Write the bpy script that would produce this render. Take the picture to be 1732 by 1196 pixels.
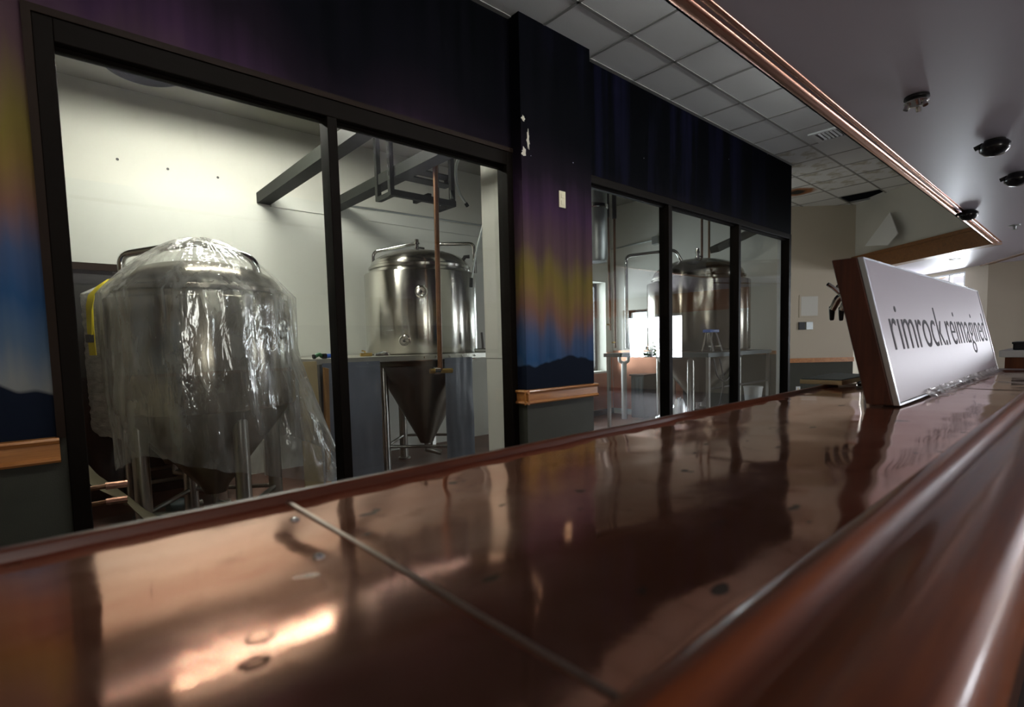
import bpy, bmesh, math, random
from mathutils import Vector, Matrix, noise as mnoise
random.seed(4)
PI = math.pi
sc = bpy.context.scene
for o in list(bpy.data.objects):
    bpy.data.objects.remove(o, do_unlink=True)
C = sc.collection

# ------------------------------------------------------------------ camera
yaw, pitch, roll = math.radians(41.625), math.radians(-4.003), math.radians(-1.43)
fw = Vector((math.sin(yaw)*math.cos(pitch), math.cos(yaw)*math.cos(pitch), math.sin(pitch)))
rt = Vector((math.cos(yaw), -math.sin(yaw), 0))
up = rt.cross(fw)
r2 = math.cos(roll)*rt + math.sin(roll)*up
u2 = -math.sin(roll)*rt + math.cos(roll)*up
cam = bpy.data.cameras.new('camera')
cam.lens = 893.08/1732*36
cam.sensor_width = 36; cam.sensor_fit = 'HORIZONTAL'
cam.shift_y = 45.7/1732
cam.clip_start = .02; cam.clip_end = 200
cam.dof.use_dof = True; cam.dof.focus_distance = 3.9; cam.dof.aperture_fstop = 3.2
camo = bpy.data.objects.new('camera', cam); C.objects.link(camo)
m = Matrix.Identity(4)
for i in range(3):
    m[i][0], m[i][1], m[i][2] = r2[i], u2[i], -fw[i]
m[0][3], m[1][3], m[2][3] = 0, 0, 1.30
camo.matrix_world = m
sc.camera = camo

# ------------------------------------------------------------------ world, daylight, exposure
w = bpy.data.worlds.new('overcast_sky'); sc.world = w
w.use_nodes = True
w.node_tree.nodes['Background'].inputs[0].default_value = (.86, .93, 1, 1)
w.node_tree.nodes['Background'].inputs[1].default_value = 2.0
sc.view_settings.view_transform = 'Standard'
sc.view_settings.look = 'None'
sc.view_settings.exposure = 0.0
sc.view_settings.gamma = 1
sc.view_settings.use_curve_mapping = False

def area(name, loc, to, sx, sy, power, col):
    l = bpy.data.lights.new(name, 'AREA'); l.shape = 'RECTANGLE'; l.size = sx; l.size_y = sy
    l.energy = power; l.color = col
    o = bpy.data.objects.new(name, l); C.objects.link(o); o.location = loc
    d = Vector(to) - Vector(loc)
    o.rotation_euler = d.to_track_quat('-Z', 'Y').to_euler()
    return o
DAY = (.86, .93, 1)
area('daylight_brewery_window', (6.85, 6.9, 1.75), (6.6, 5, 1.4), 1.9, 2.0, 150, DAY)
area('daylight_brewery_end_window', (9.0, 5.3, 1.75), (7, 4.6, 1.3), 1.8, 1.2, 70, DAY)
area('daylight_far_lounge_window', (13.9, 1.35, 1.6), (11.5, 1.6, 1.5), 1.7, 1.9, 420, DAY)
area('daylight_lounge_window', (13.3, -2.1, 1.5), (10, -1.7, 1.2), 2.8, 1.7, 420, (.90, .92, 1))
area('added_fill_side_window', (-1.2, -5.6, 1.6), (-.6, -3, 1.5), 2.6, 1.6, 120, (1, .92, .84))  # unseen source added behind the camera to light the mural side
area('added_fill_lounge_side', (10.7, -5.6, 1.6), (10.4, -3, 1.5), 2.2, 1.6, 240, (.9, .93, 1))  # unseen source added to brighten the valance, soffit and bar

# ------------------------------------------------------------------ material helpers
def nt(name):
    mt = bpy.data.materials.new(name); mt.use_nodes = True
    t = mt.node_tree; t.nodes.clear()
    return mt, t
class N:
    def __init__(s, t): s.t = t
    def a(s, typ, **kw):
        n = s.t.nodes.new(typ)
        for k, v in kw.items():
            if k.startswith('i_'):
                key = k[2:]
                key = int(key) if key.isdigit() else key.replace('_', ' ')
                if isinstance(v, bpy.types.NodeSocket): s.t.links.new(v, n.inputs[key])
                else: n.inputs[key].default_value = v
            else: setattr(n, k, v)
        return n
    def math(s, op, a, b=0.0, c=None, clamp=False):
        n = s.t.nodes.new('ShaderNodeMath'); n.operation = op; n.use_clamp = clamp
        for i, v in enumerate([a, b] + ([c] if c is not None else [])):
            if isinstance(v, bpy.types.NodeSocket): s.t.links.new(v, n.inputs[i])
            else: n.inputs[i].default_value = v
        return n.outputs[0]
    def ramp(s, f, stops, interp='LINEAR'):
        n = s.t.nodes.new('ShaderNodeValToRGB'); cr = n.color_ramp; cr.interpolation = interp
        while len(cr.elements) < len(stops): cr.elements.new(.5)
        for e, (p, c) in zip(cr.elements, stops):
            e.position = p; e.color = (*c, 1) if len(c) == 3 else c
        s.t.links.new(f, n.inputs[0]); return n.outputs[0]
    def mix(s, f, a, b):
        n = s.t.nodes.new('ShaderNodeMix'); n.data_type = 'RGBA'
        for i, v in ((0, f), (6, a), (7, b)):
            if isinstance(v, bpy.types.NodeSocket): s.t.links.new(v, n.inputs[i])
            else: n.inputs[i].default_value = v if i == 0 else (*v, 1) if len(v) == 3 else v
        return n.outputs[2]
    def coord(s, scale=(1, 1, 1), loc=(0, 0, 0)):
        tc = s.t.nodes.new('ShaderNodeTexCoord'); mp = s.t.nodes.new('ShaderNodeMapping')
        mp.inputs['Scale'].default_value = scale; mp.inputs['Location'].default_value = loc
        s.t.links.new(tc.outputs['Object'], mp.inputs[0]); return mp.outputs[0]
    def noise(s, v, scale, detail=3, rough=.5, dist=0):
        n = s.t.nodes.new('ShaderNodeTexNoise'); s.t.links.new(v, n.inputs['Vector'])
        n.inputs['Scale'].default_value = scale; n.inputs['Detail'].default_value = detail
        n.inputs['Roughness'].default_value = rough; n.inputs['Distortion'].default_value = dist
        return n.outputs['Fac']
    def bump(s, h, strength, dist=.01):
        n = s.t.nodes.new('ShaderNodeBump'); n.inputs['Strength'].default_value = strength
        n.inputs['Distance'].default_value = dist; s.t.links.new(h, n.inputs['Height']); return n.outputs[0]
    def pbr(s, **kw):
        n = s.t.nodes.new('ShaderNodeBsdfPrincipled')
        for k, v in kw.items():
            k = k.replace('_', ' ')
            if isinstance(v, bpy.types.NodeSocket): s.t.links.new(v, n.inputs[k])
            else: n.inputs[k].default_value = (*v, 1) if isinstance(v, tuple) and len(v) == 3 else v
        return n.outputs[0]
    def out(s, sh):
        o = s.t.nodes.new('ShaderNodeOutputMaterial'); s.t.links.new(sh, o.inputs[0])

def plain(name, col, rough=.6, metal=0, var=.12, vscale=6, bump=0, bscale=60, coat=0, stretch=(1, 1, 1), **kw):
    mt, t = nt(name); n = N(t); v = n.coord(stretch)
    f = n.noise(v, vscale, 4)
    c = n.mix(f, tuple(x*(1-var) for x in col), tuple(min(1, x*(1+var)) for x in col))
    args = dict(Base_Color=c, Roughness=rough, Metallic=metal, Coat_Weight=coat, **kw)
    if bump: args['Normal'] = n.bump(n.noise(v, bscale, 3), bump)
    n.out(n.pbr(**args)); return mt
def emit(name, col, s):
    mt, t = nt(name); n = N(t)
    e = n.a('ShaderNodeEmission'); e.inputs[0].default_value = (*col, 1); e.inputs[1].default_value = s
    n.out(e.outputs[0]); return mt
def wood(name, c1, c2, axis=0, rough=.3, coat=.6, scale=1.0, c3=None):
    mt, t = nt(name); n = N(t)
    st = [14, 14, 14]; st[axis] = 1.1
    v = n.coord(tuple(x*scale for x in st))
    f1 = n.noise(v, 1.6, 6, .62, 1.2); 
    st2 = [60, 60, 60]; st2[axis] = 2.0
    f2 = n.noise(n.coord(tuple(x*scale for x in st2)), 2.2, 3)
    f = n.math('ADD', n.math('MULTIPLY', f1, .75), n.math('MULTIPLY', f2, .3))
    c = n.ramp(f, [(.32, c1), (.5, tuple((a+b)/2 for a, b in zip(c1, c2))), (.68, c2)])
    n.out(n.pbr(Base_Color=c, Roughness=n.math('ADD', rough-.12, n.math('MULTIPLY', f1, .24)), Coat_Weight=coat, Coat_Roughness=.12, Normal=n.bump(f2, .12, .002)))
    return mt

M = {}
# aurora mural printed on the wall: bands of colour by height, streaked sideways
def mural(name, dark_x=False):
    mt, t = nt(name); n = N(t)
    tc = n.a('ShaderNodeTexCoord'); sp = n.a('ShaderNodeSeparateXYZ'); t.links.new(tc.outputs['Object'], sp.inputs[0])
    X, Z = sp.outputs[0], sp.outputs[2]
    v1 = n.coord((4.6, 4.6, .25)); v2 = n.coord((1.1, 1.1, .05)); v3 = n.coord((11, 11, .4))
    s1, s2, s3 = n.noise(v1, 1, 3, .55, .4), n.noise(v2, 1, 1), n.noise(v3, 1, 2)
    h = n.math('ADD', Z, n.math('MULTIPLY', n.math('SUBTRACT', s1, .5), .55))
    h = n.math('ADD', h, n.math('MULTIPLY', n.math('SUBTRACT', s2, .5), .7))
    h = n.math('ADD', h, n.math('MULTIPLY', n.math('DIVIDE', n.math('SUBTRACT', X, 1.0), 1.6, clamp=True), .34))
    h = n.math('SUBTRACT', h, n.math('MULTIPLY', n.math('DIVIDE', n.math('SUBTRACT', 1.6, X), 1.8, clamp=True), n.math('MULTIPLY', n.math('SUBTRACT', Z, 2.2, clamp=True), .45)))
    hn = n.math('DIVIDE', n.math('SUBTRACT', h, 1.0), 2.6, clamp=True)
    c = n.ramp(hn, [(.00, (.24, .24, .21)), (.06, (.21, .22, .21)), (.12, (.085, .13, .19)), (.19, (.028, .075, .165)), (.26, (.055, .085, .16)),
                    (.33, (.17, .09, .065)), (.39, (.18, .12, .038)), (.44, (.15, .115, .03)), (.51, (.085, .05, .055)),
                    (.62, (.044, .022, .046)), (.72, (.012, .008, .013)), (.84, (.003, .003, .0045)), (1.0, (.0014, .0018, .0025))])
    c = n.mix(n.math('MULTIPLY', n.math('SUBTRACT', s3, .35, clamp=True), 1.1), c, (.007, .006, .010))
    # the print turns to deep night sky further along the wall
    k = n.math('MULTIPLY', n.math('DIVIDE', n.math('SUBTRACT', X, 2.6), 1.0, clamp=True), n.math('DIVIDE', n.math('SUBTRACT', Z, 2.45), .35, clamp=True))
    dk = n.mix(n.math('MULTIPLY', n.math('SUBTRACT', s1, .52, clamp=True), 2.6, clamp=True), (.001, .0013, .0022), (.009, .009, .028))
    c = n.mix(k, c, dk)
    # mountains
    mv = n.coord((1, 1, 0)); mh = n.math('ADD', 1.02, n.math('MULTIPLY', n.noise(mv, 2.3, 3, .5), .26))
    mk = n.math('MULTIPLY', n.math('SUBTRACT', mh, Z), 60, clamp=True)
    c = n.mix(mk, c, (.008, .011, .02))
    # stars
    vo = n.a('ShaderNodeTexVoronoi', i_Scale=4.2); t.links.new(tc.outputs['Object'], vo.inputs['Vector'])
    st = n.math('LESS_THAN', vo.outputs['Distance'], .016)
    st = n.math('MULTIPLY', st, n.math('GREATER_THAN', Z, 2.3))
    c = n.mix(st, c, (.7, .72, .85))
    n.out(n.pbr(Base_Color=c, Roughness=.7, Specular_IOR_Level=.02, Normal=n.bump(n.noise(n.coord(), 160, 2), .05, .001)))
    return mt
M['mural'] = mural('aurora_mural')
M['wainscot'] = plain('green_grey_wainscot', (.040, .041, .028), .75, bump=.15, bscale=220)
M['rail_oak'] = wood('golden_oak_rail', (.30, .10, .022), (.52, .22, .055), 0, .35, .5)
M['oak_beam'] = wood('oak_beam', (.15, .055, .012), (.27, .11, .03), 0, .4, .3)
M['bar_wood'] = wood('lacquered_bar_wood', (.11, .017, .003), (.46, .115, .012), 0, .36, .4, .55)
M['trim_wood'] = wood('dark_trim_wood', (.06, .012, .004), (.17, .042, .010), 0, .4, .2, .55)
M['bar_panel'] = wood('bar_panel_wood', (.07, .018, .006), (.16, .05, .015), 2, .4, .4)
M['frame'] = plain('bronze_window_frame', (.0055, .0038, .0026), .6, 0, Specular_IOR_Level=.05)
M['casing'] = plain('brown_casing', (.014, .0075, .004), .6, Specular_IOR_Level=.1)
M['plaster'] = plain('white_plaster', (.66, .66, .60), .8, var=.04, vscale=2)
M['plaster_low'] = plain('white_wall_panel', (.62, .635, .59), .7, var=.03, vscale=2)
M['brew_ceiling'] = plain('brewery_ceiling_paint', (.24, .235, .20), .9, var=.05)
M['tan'] = plain('tan_wall_paint', (.50, .44, .34), .8, var=.05, vscale=1.5)
M['offwhite'] = plain('offwhite_wall_paint', (.60, .59, .53), .8, var=.05, vscale=1.5)
M['soffit'] = plain('mauve_white_soffit_paint', (.50, .455, .515), .40, var=.04, vscale=.8, Specular_IOR_Level=.4)
M['floor_brew'] = plain('oxblood_concrete_floor', (.16, .085, .065), .45, var=.35, vscale=2.5)
M['floor_bar'] = plain('dark_lounge_floor', (.10, .085, .08), .5, var=.3, vscale=3)
M['steel_beam'] = plain('dark_green_steel', (.014, .016, .013), .6, 0, Specular_IOR_Level=.15, var=.25)
M['galv'] = plain('galvanised_steel', (.42, .45, .44), .38, .85, var=.25, vscale=9)
M['black'] = plain('matt_black', (.012, .012, .013), .5)
M['blackgloss'] = plain('gloss_black', (.01, .01, .012), .22)
M['chrome'] = plain('chrome', (.72, .72, .70), .12, 1.0, var=.05)
M['pipe_brown'] = plain('rusty_brown_pipe', (.16, .07, .03), .45, .5, var=.35, vscale=25)
M['white_plastic'] = plain('white_plastic', (.7, .72, .72), .4)
M['ivory'] = plain('ivory_plastic', (.62, .56, .38), .45)
M['cream_board'] = plain('plywood_board', (.46, .36, .20), .7, var=.25, vscale=8)
M['plank'] = wood('plank_wood', (.16, .075, .025), (.34, .18, .06), 2, .7, 0)
M['card'] = plain('khaki_cardboard', (.30, .25, .15), .85, var=.2)
M['yellow'] = plain('yellow_webbing', (.80, .66, .02), .6, bump=.3, bscale=400)
M['blue'] = plain('blue_plastic', (.03, .10, .42), .4)
M['green'] = plain('green_plastic', (.03, .12, .05), .5)
M['brass'] = plain('brass', (.62, .42, .14), .3, 1.0)
M['deck_metal'] = plain('deck_plate_edge', (.50, .49, .44), .4, .8, var=.15)
M['slate'] = plain('dark_slate_box', (.04, .06, .065), .5, .2)
M['black_dark'] = plain('black_void', (.004, .004, .004), 1, Specular_IOR_Level=0)
M['sign_face'] = plain('white_sign_face', (.52, .475, .55), .45, var=.03, vscale=3)
M['sign_text'] = plain('grey_vinyl_lettering', (.13, .13, .15), .7, Specular_IOR_Level=.05)
M['sign_wood'] = wood('sign_red_brown_wood', (.035, .009, .004), (.10, .028, .012), 2, .6, .05)
M['sign_trim'] = plain('brushed_aluminium_trim', (.62, .66, .70), .3, .9)
M['grid'] = plain('ceiling_grid_metal', (.30, .30, .28), .5, var=.03)
M['lamp_tube'] = emit('fluorescent_tube', (1, .97, .87), 245)
M['hood'] = plain('lamp_hood_white', (.7, .7, .66), .4)
M['leaf'] = plain('foliage', (.07, .16, .05), .7, var=.4)
M['brick'] = plain('red_brick', (.38, .12, .07), .8, var=.3)
M['lounge_wood'] = wood('valance_wood', (.34, .12, .035), (.52, .21, .07), 1, .4, .3)

def tile_mat(name, stain):
    mt, t = nt(name); n = N(t); v = n.coord()
    c = n.mix(n.noise(v, 140, 2), (.70, .71, .69), (.80, .81, .79))
    if stain == 1:
        tc = n.a('ShaderNodeTexCoord')
        f = n.ramp(n.noise(v, 4.2, 4, .6), [(.50, (0, 0, 0)), (.62, (1, 1, 1))])
        c = n.mix(n.math('MULTIPLY', f, .55), c, (.30, .25, .10))
    if stain == 2:
        sp = n.a('ShaderNodeTexCoord'); ln = n.a('ShaderNodeVectorMath', operation='LENGTH')
        t.links.new(v, ln.inputs[0])
        d = n.math('ADD', ln.outputs['Value'], n.math('MULTIPLY', n.noise(v, 6, 3), .16))
        c = n.mix(n.ramp(d, [(.28, (1, 1, 1)), (.37, (0, 0, 0))]), c, (.34, .14, .05))
        c = n.mix(n.ramp(d, [(.18, (1, 1, 1)), (.24, (0, 0, 0))]), c, (.02, .016, .012))
    n.out(n.pbr(Base_Color=c, Roughness=.9, Normal=n.bump(n.noise(v, 200, 2), .2, .002))); return mt
M['tile0'], M['tile1'], M['tile2'] = tile_mat('acoustic_tile', 0), tile_mat('water_stained_tile', 1), tile_mat('rotten_tile', 2)

def steel(name, col=(.60, .585, .54), rough=.2, dirt=.25):
    mt, t = nt(name); n = N(t)
    f = n.noise(n.coord((1.2, 1.2, 60)), 3, 3); g = n.noise(n.coord((6, 6, .6)), 1, 3)
    c = n.mix(n.math('MULTIPLY', g, dirt), col, (.30, .27, .22))
    r = n.math('ADD', rough-.05, n.math('MULTIPLY', f, .1))
    tg = n.a('ShaderNodeTangent', direction_type='RADIAL', axis='Z')
    n.out(n.pbr(Base_Color=c, Roughness=r, Metallic=1.0, Anisotropic=.85, Anisotropic_Rotation=.25, Tangent=tg.outputs[0], Normal=n.bump(n.noise(n.coord((2.6, 2.6, .25)), 2.4, 2), .22, .02)))
    return mt
M['steel'] = steel('brushed_stainless'); M['steel_leg'] = steel('satin_stainless', (.5, .49, .46), .3)
M['steel_dim_tone'] = steel('stainless_dim_room_tone', (.40, .365, .31), .2, .5)  # darker, browner base stands in for reflections of the dim bar room
M['steel_dark'] = steel('dark_stainless', (.24, .225, .195), .22, .5)  # darker base colour for the kettle skin
M['steel_cone_shaded'] = steel('shaded_stainless_cone', (.15, .135, .115), .4, .6)  # shade low in the brewery put into a darker cone colour

def copper_top():
    mt, t = nt('hammered_bar_copper'); n = N(t); v = n.coord()
    a = n.noise(n.coord((1, 1.8, 1)), 2.6, 6, .62, .5); b = n.noise(v, 14, 4, .6); d = n.noise(v, 38, 3)
    c = n.ramp(a, [(.34, (.68, .28, .17)), (.5, (.81, .41, .285)), (.66, (.90, .54, .41))])
    c = n.mix(n.math('MULTIPLY', n.ramp(b, [(.60, (0, 0, 0)), (.72, (1, 1, 1))]), .55), c, (.42, .155, .07))
    sp = n.ramp(n.noise(n.coord((1, 1.5, 1), (3.1, 1.7, 0)), 17, 2, .4), [(.715, (0, 0, 0)), (.74, (1, 1, 1))])
    c = n.mix(n.math('MULTIPLY', sp, .85), c, (.05, .06, .05))
    r = n.math('ADD', .03, n.math('MULTIPLY', n.ramp(a, [(.35, (0, 0, 0)), (.7, (1, 1, 1))]), .09))
    r = n.math('ADD', r, n.math('MULTIPLY', sp, .12))
    r = n.math('ADD', r, n.math('MULTIPLY', d, .03))
    n.out(n.pbr(Base_Color=c, Roughness=r, Metallic=.78, Normal=n.bump(b, .03, .004))); return mt
M['copper'] = copper_top()
M['copper_trim'] = plain('copper_moulding', (.72, .38, .27), .22, 1.0, var=.1, vscale=20)
M['copper_wall'] = plain('copper_wainscot_sheet', (.62, .30, .20), .32, 1.0, var=.25, vscale=3, bump=.08, bscale=7)
M['solder'] = plain('solder_seam', (.30, .24, .20), .5, .7)

def glass():
    mt, t = nt('window_glass'); n = N(t)
    g = n.a('ShaderNodeNewGeometry'); dp = n.a('ShaderNodeVectorMath', operation='DOT_PRODUCT')
    t.links.new(g.outputs['Normal'], dp.inputs[0]); t.links.new(g.outputs['Incoming'], dp.inputs[1])
    c = n.math('ABSOLUTE', dp.outputs['Value'])
    f = n.math('ADD', .045, n.math('MULTIPLY', n.math('POWER', n.math('SUBTRACT', 1, c), 4.2), .95), clamp=True)
    tr = n.a('ShaderNodeBsdfTransparent'); tr.inputs[0].default_value = (.955, .97, .96, 1)
    gl = n.a('ShaderNodeBsdfGlossy'); gl.inputs['Roughness'].default_value = .0
    mx = n.a('ShaderNodeMixShader'); t.links.new(f, mx.inputs[0]); t.links.new(tr.outputs[0], mx.inputs[1]); t.links.new(gl.outputs[0], mx.inputs[2])
    # faint streaks of dried grime
    sm = n.ramp(n.noise(n.coord((9, 9, 2.5)), 1.2, 5, .65), [(.60, (0, 0, 0)), (.85, (1, 1, 1))])
    df = n.a('ShaderNodeBsdfDiffuse'); df.inputs[0].default_value = (.6, .62, .62, 1)
    m2 = n.a('ShaderNodeMixShader'); t.links.new(n.math('MULTIPLY', sm, .05), m2.inputs[0]); t.links.new(mx.outputs[0], m2.inputs[1]); t.links.new(df.outputs[0], m2.inputs[2])
    n.out(m2.outputs[0]); return mt
M['glass'] = glass()
def film(name, lo, hi, scale, gloss=.35, rough=.16, stretch=(1, 1, 1), bs=.9):
    mt, t = nt(name); n = N(t); v = n.coord(stretch)
    a = n.noise(v, scale, 5, .6, .6); b = n.noise(v, scale*3.1, 3, .5, 1.2)
    bp = n.bump(n.math('ADD', a, n.math('MULTIPLY', b, .5)), bs, .03)
    f = n.math('ADD', lo, n.math('MULTIPLY', n.ramp(n.math('ADD', n.math('MULTIPLY', a, .65), n.math('MULTIPLY', b, .35)), [(.40, (0, 0, 0)), (.66, (1, 1, 1))]), hi-lo))
    lw = n.a('ShaderNodeLayerWeight', i_Blend=.35)
    f = n.math('ADD', f, n.math('MULTIPLY', lw.outputs['Facing'], .28), clamp=True)
    tr = n.a('ShaderNodeBsdfTransparent'); tr.inputs[0].default_value = (.97, .97, .96, 1)
    d1 = n.a('ShaderNodeBsdfDiffuse'); d1.inputs[0].default_value = (.92, .92, .90, 1); t.links.new(bp, d1.inputs['Normal'])
    d2 = n.a('ShaderNodeBsdfTranslucent'); d2.inputs[0].default_value = (.92, .92, .89, 1)
    gl = n.a('ShaderNodeBsdfGlossy'); gl.inputs['Roughness'].default_value = rough; t.links.new(bp, gl.inputs['Normal'])
    def mx(fac, p, q):
        k = n.a('ShaderNodeMixShader')
        if isinstance(fac, bpy.types.NodeSocket): t.links.new(fac, k.inputs[0])
        else: k.inputs[0].default_value = fac
        t.links.new(p.outputs[0], k.inputs[1]); t.links.new(q.outputs[0], k.inputs[2]); return k
    n.out(mx(f, tr, mx(gloss, mx(.45, d1, d2), gl)).outputs[0]); return mt
M['film'] = film('clear_plastic_sheeting', .09, .58, 3.6, .42, .10, stretch=(1, 1, .28), bs=.7)
M['wrap'] = film('stretch_wrap', .50, .9, 9, .3, .22, stretch=(.6, .6, 2.4))
M['sheet'] = plain('grey_plastic_sheet', (.15, .17, .215), .32, 0, var=.3, vscale=4, bump=.5, bscale=6, Specular_IOR_Level=.6)

# ------------------------------------------------------------------ mesh helpers
class MB:
    def __init__(s): s.v = []; s.f = []
    def add(s, vs, fs):
        b = len(s.v); s.v += [tuple(x) for x in vs]; s.f += [tuple(b+i for i in f) for f in fs]; return s
    def box(s, x0, x1, y0, y1, z0, z1):
        vs = [(x, y, z) for z in (z0, z1) for y in (y0, y1) for x in (x0, x1)]
        return s.add(vs, [(0, 2, 3, 1), (4, 5, 7, 6), (0, 1, 5, 4), (2, 6, 7, 3), (0, 4, 6, 2), (1, 3, 7, 5)])
    def obox(s, c, ax, ay, az):                     # oriented box, half-axis vectors
        c, ax, ay, az = map(Vector, (c, ax, ay, az))
        vs = [c+ax*i+ay*j+az*k for k in (-1, 1) for j in (-1, 1) for i in (-1, 1)]
        return s.add(vs, [(0, 2, 3, 1), (4, 5, 7, 6), (0, 1, 5, 4), (2, 6, 7, 3), (0, 4, 6, 2), (1, 3, 7, 5)])
    def prism(s, poly, z0, z1):                     # horizontal polygon extruded upward
        k = len(poly); vs = [(*p, z0) for p in poly]+[(*p, z1) for p in poly]
        return s.add(vs, [tuple(range(k))[::-1], tuple(range(k, 2*k))]+[(i, (i+1) % k, k+(i+1) % k, k+i) for i in range(k)])
    def extr_x(s, prof, x0, x1):                    # y-z profile extruded along x
        k = len(prof); vs = [(x0, *p) for p in prof]+[(x1, *p) for p in prof]
        return s.add(vs, [tuple(range(k)), tuple(range(k, 2*k))[::-1]]+[(i, k+i, k+(i+1) % k, (i+1) % k) for i in range(k)])
    def tube(s, pts, r, n=10, caps=True):
        pts = [Vector(p) for p in pts]; rs = r if isinstance(r, (list, tuple)) else [r]*len(pts)
        rings = []; prev = None
        for i, p in enumerate(pts):
            d = (pts[min(i+1, len(pts)-1)]-pts[max(i-1, 0)]).normalized()
            if prev is None:
                a = d.cross(Vector((0, 0, 1)))
                if a.length < .05: a = d.cross(Vector((1, 0, 0)))
            else: a = prev-d*prev.dot(d)
            a.normalize(); b = d.cross(a); prev = a
            rings.append([p+(a*math.cos(2*PI*k/n)+b*math.sin(2*PI*k/n))*rs[i] for k in range(n)])
        vs = [q for rg in rings for q in rg]; fs = []
        for i in range(len(rings)-1):
            for k in range(n): fs.append((i*n+k, i*n+(k+1) % n, (i+1)*n+(k+1) % n, (i+1)*n+k))
        if caps: fs += [tuple(range(n))[::-1], tuple((len(rings)-1)*n+k for k in range(n))]
        return s.add(vs, fs)
    def lathe(s, prof, c=(0, 0, 0), n=48, ax=None):  # profile (r, h) round an axis
        c = Vector(c); az = Vector(ax).normalized() if ax else Vector((0, 0, 1))
        a = az.cross(Vector((0, 0, 1)))
        if a.length < .05: a = Vector((1, 0, 0))
        a.normalize(); b = az.cross(a)
        vs = []; fs = []
        for r, h in prof:
            for k in range(n): vs.append(c+az*h+(a*math.cos(2*PI*k/n)+b*math.sin(2*PI*k/n))*r)
        for i in range(len(prof)-1):
            for k in range(n): fs.append((i*n+k, i*n+(k+1) % n, (i+1)*n+(k+1) % n, (i+1)*n+k))
        return s.add(vs, fs)
    def build(s, name, mat, parent=None, smooth=None, bevel=0, loc=None):
        me = bpy.data.meshes.new(name); me.from_pydata(s.v, [], s.f); me.update()
        bm = bmesh.new(); bm.from_mesh(me); bmesh.ops.recalc_face_normals(bm, faces=bm.faces)
        bm.to_mesh(me); bm.free()
        if smooth is not None:
            for p in me.polygons: p.use_smooth = True
            if smooth < 180: me.set_sharp_from_angle(angle=math.radians(smooth))
        return link(name, me, mat, parent, bevel, loc)
def link(name, me, mat, parent=None, bevel=0, loc=None):
    o = bpy.data.objects.new(name, me); C.objects.link(o)
    if mat is not None and not me.materials: me.materials.append(M[mat] if isinstance(mat, str) else mat)
    if bevel:
        b = o.modifiers.new('bevel', 'BEVEL'); b.width = bevel; b.segments = 2; b.limit_method = 'ANGLE'
    if parent is not None: setp(o, parent)
    if loc is not None: o.location = loc
    return o
def setp(o, p):
    o.parent = p
    # parents sit unrotated: keep world coordinates of the mesh
    q = p; off = Vector((0, 0, 0))
    while q is not None: off += q.location; q = q.parent
    o.location = -off
def tag(o, label, cat, group=None):
    o['label'] = label; o['category'] = cat
    if group: o['group'] = group
    return o
def thing(name, label, cat, loc=(0, 0, 0), group=None):
    o = bpy.data.objects.new(name, None); C.objects.link(o); o.location = loc; o.empty_display_size = .1
    return tag(o, label, cat, group)
def struct(o, label=None):
    o['kind'] = 'structure'
    if label: o['label'] = label
    return o
def arc(p0, p1, p2, r=.05, n=5):                    # rounded corner points from p0-p1-p2
    p0, p1, p2 = map(Vector, (p0, p1, p2)); a = (p0-p1).normalized()*r; b = (p2-p1).normalized()*r
    return [(p1+a)*(1-t)**2+p1*2*t*(1-t)+(p1+b)*t*t for t in [i/n for i in range(n+1)]]
def bent(pts, r=.05):
    out = [Vector(pts[0])]
    for i in range(1, len(pts)-1): out += arc(pts[i-1], pts[i], pts[i+1], r)
    return out+[Vector(pts[-1])]
def spline(pts, n=8):
    P = [Vector(p) for p in pts]; P = [P[0]*2-P[1]]+P+[P[-1]*2-P[-2]]; out = []
    for i in range(1, len(P)-2):
        for k in range(n):
            t = k/n; a, b, c, d = P[i-1:i+3]
            out.append(.5*((2*b)+(c-a)*t+(2*a-5*b+4*c-d)*t*t+(3*b-a-3*c+d)*t**3))
    return out+[P[-2]]
def wall_with_holes(u0, u1, z0, z1, holes):          # rectangles (u0,u1,z0,z1) covering a wall minus holes
    us = sorted({u0, u1, *[h[0] for h in holes], *[h[1] for h in holes]}); zs = sorted({z0, z1, *[h[2] for h in holes], *[h[3] for h in holes]})
    out = []
    for a, b in zip(us, us[1:]):
        for c, d in zip(zs, zs[1:]):
            if not any(h[0] <= (a+b)/2 <= h[1] and h[2] <= (c+d)/2 <= h[3] for h in holes): out.append((a, b, c, d))
    return out

CEIL, SOF, YW, YB = 3.63, 2.44, 2.94, 5.9
RV = Vector((math.cos(yaw), -math.sin(yaw), 0)); FV = Vector((math.sin(yaw), math.cos(yaw), 0))

# ------------------------------------------------------------------ floors and ceilings
struct(MB().box(-2.7, 16, -5.2, 3.06, -.1, 0).build('floor', 'floor_bar'), 'dark floor of the bar room')
struct(MB().box(-2.7, 7.95, 3.06, 6.3, -.1, 0).build('floor_brewery', 'floor_brew'), 'reddish brown brewery floor')
struct(MB().box(7.95, 16, 3.06, 9, -.1, -.01).build('floor_outside', 'floor_bar'))
T = .6096
ceil = struct(bpy.data.objects.new('ceiling', None), 'suspended white tile ceiling over the brewery windows'); C.objects.link(ceil)
gx0, gy0 = 4.782*T, 4.096*T
tile_me = {}
def tile(x0, x1, y0, y1, mk, dz=0):
    key = (round(x1-x0, 3), round(y1-y0, 3), mk)
    if key not in tile_me:
        hx, hy = (x1-x0)/2-.010, (y1-y0)/2-.010
        b = MB().box(-hx, hx, -hy, hy, 0, .016)
        me = bpy.data.meshes.new('ceiling_tile'); me.from_pydata(b.v, [], b.f); me.materials.append(M[mk]); tile_me[key] = me
    o = bpy.data.objects.new('ceiling_tile', tile_me[key]); C.objects.link(o); o.parent = ceil
    o.location = ((x0+x1)/2, (y0+y1)/2, CEIL+dz); return o
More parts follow.
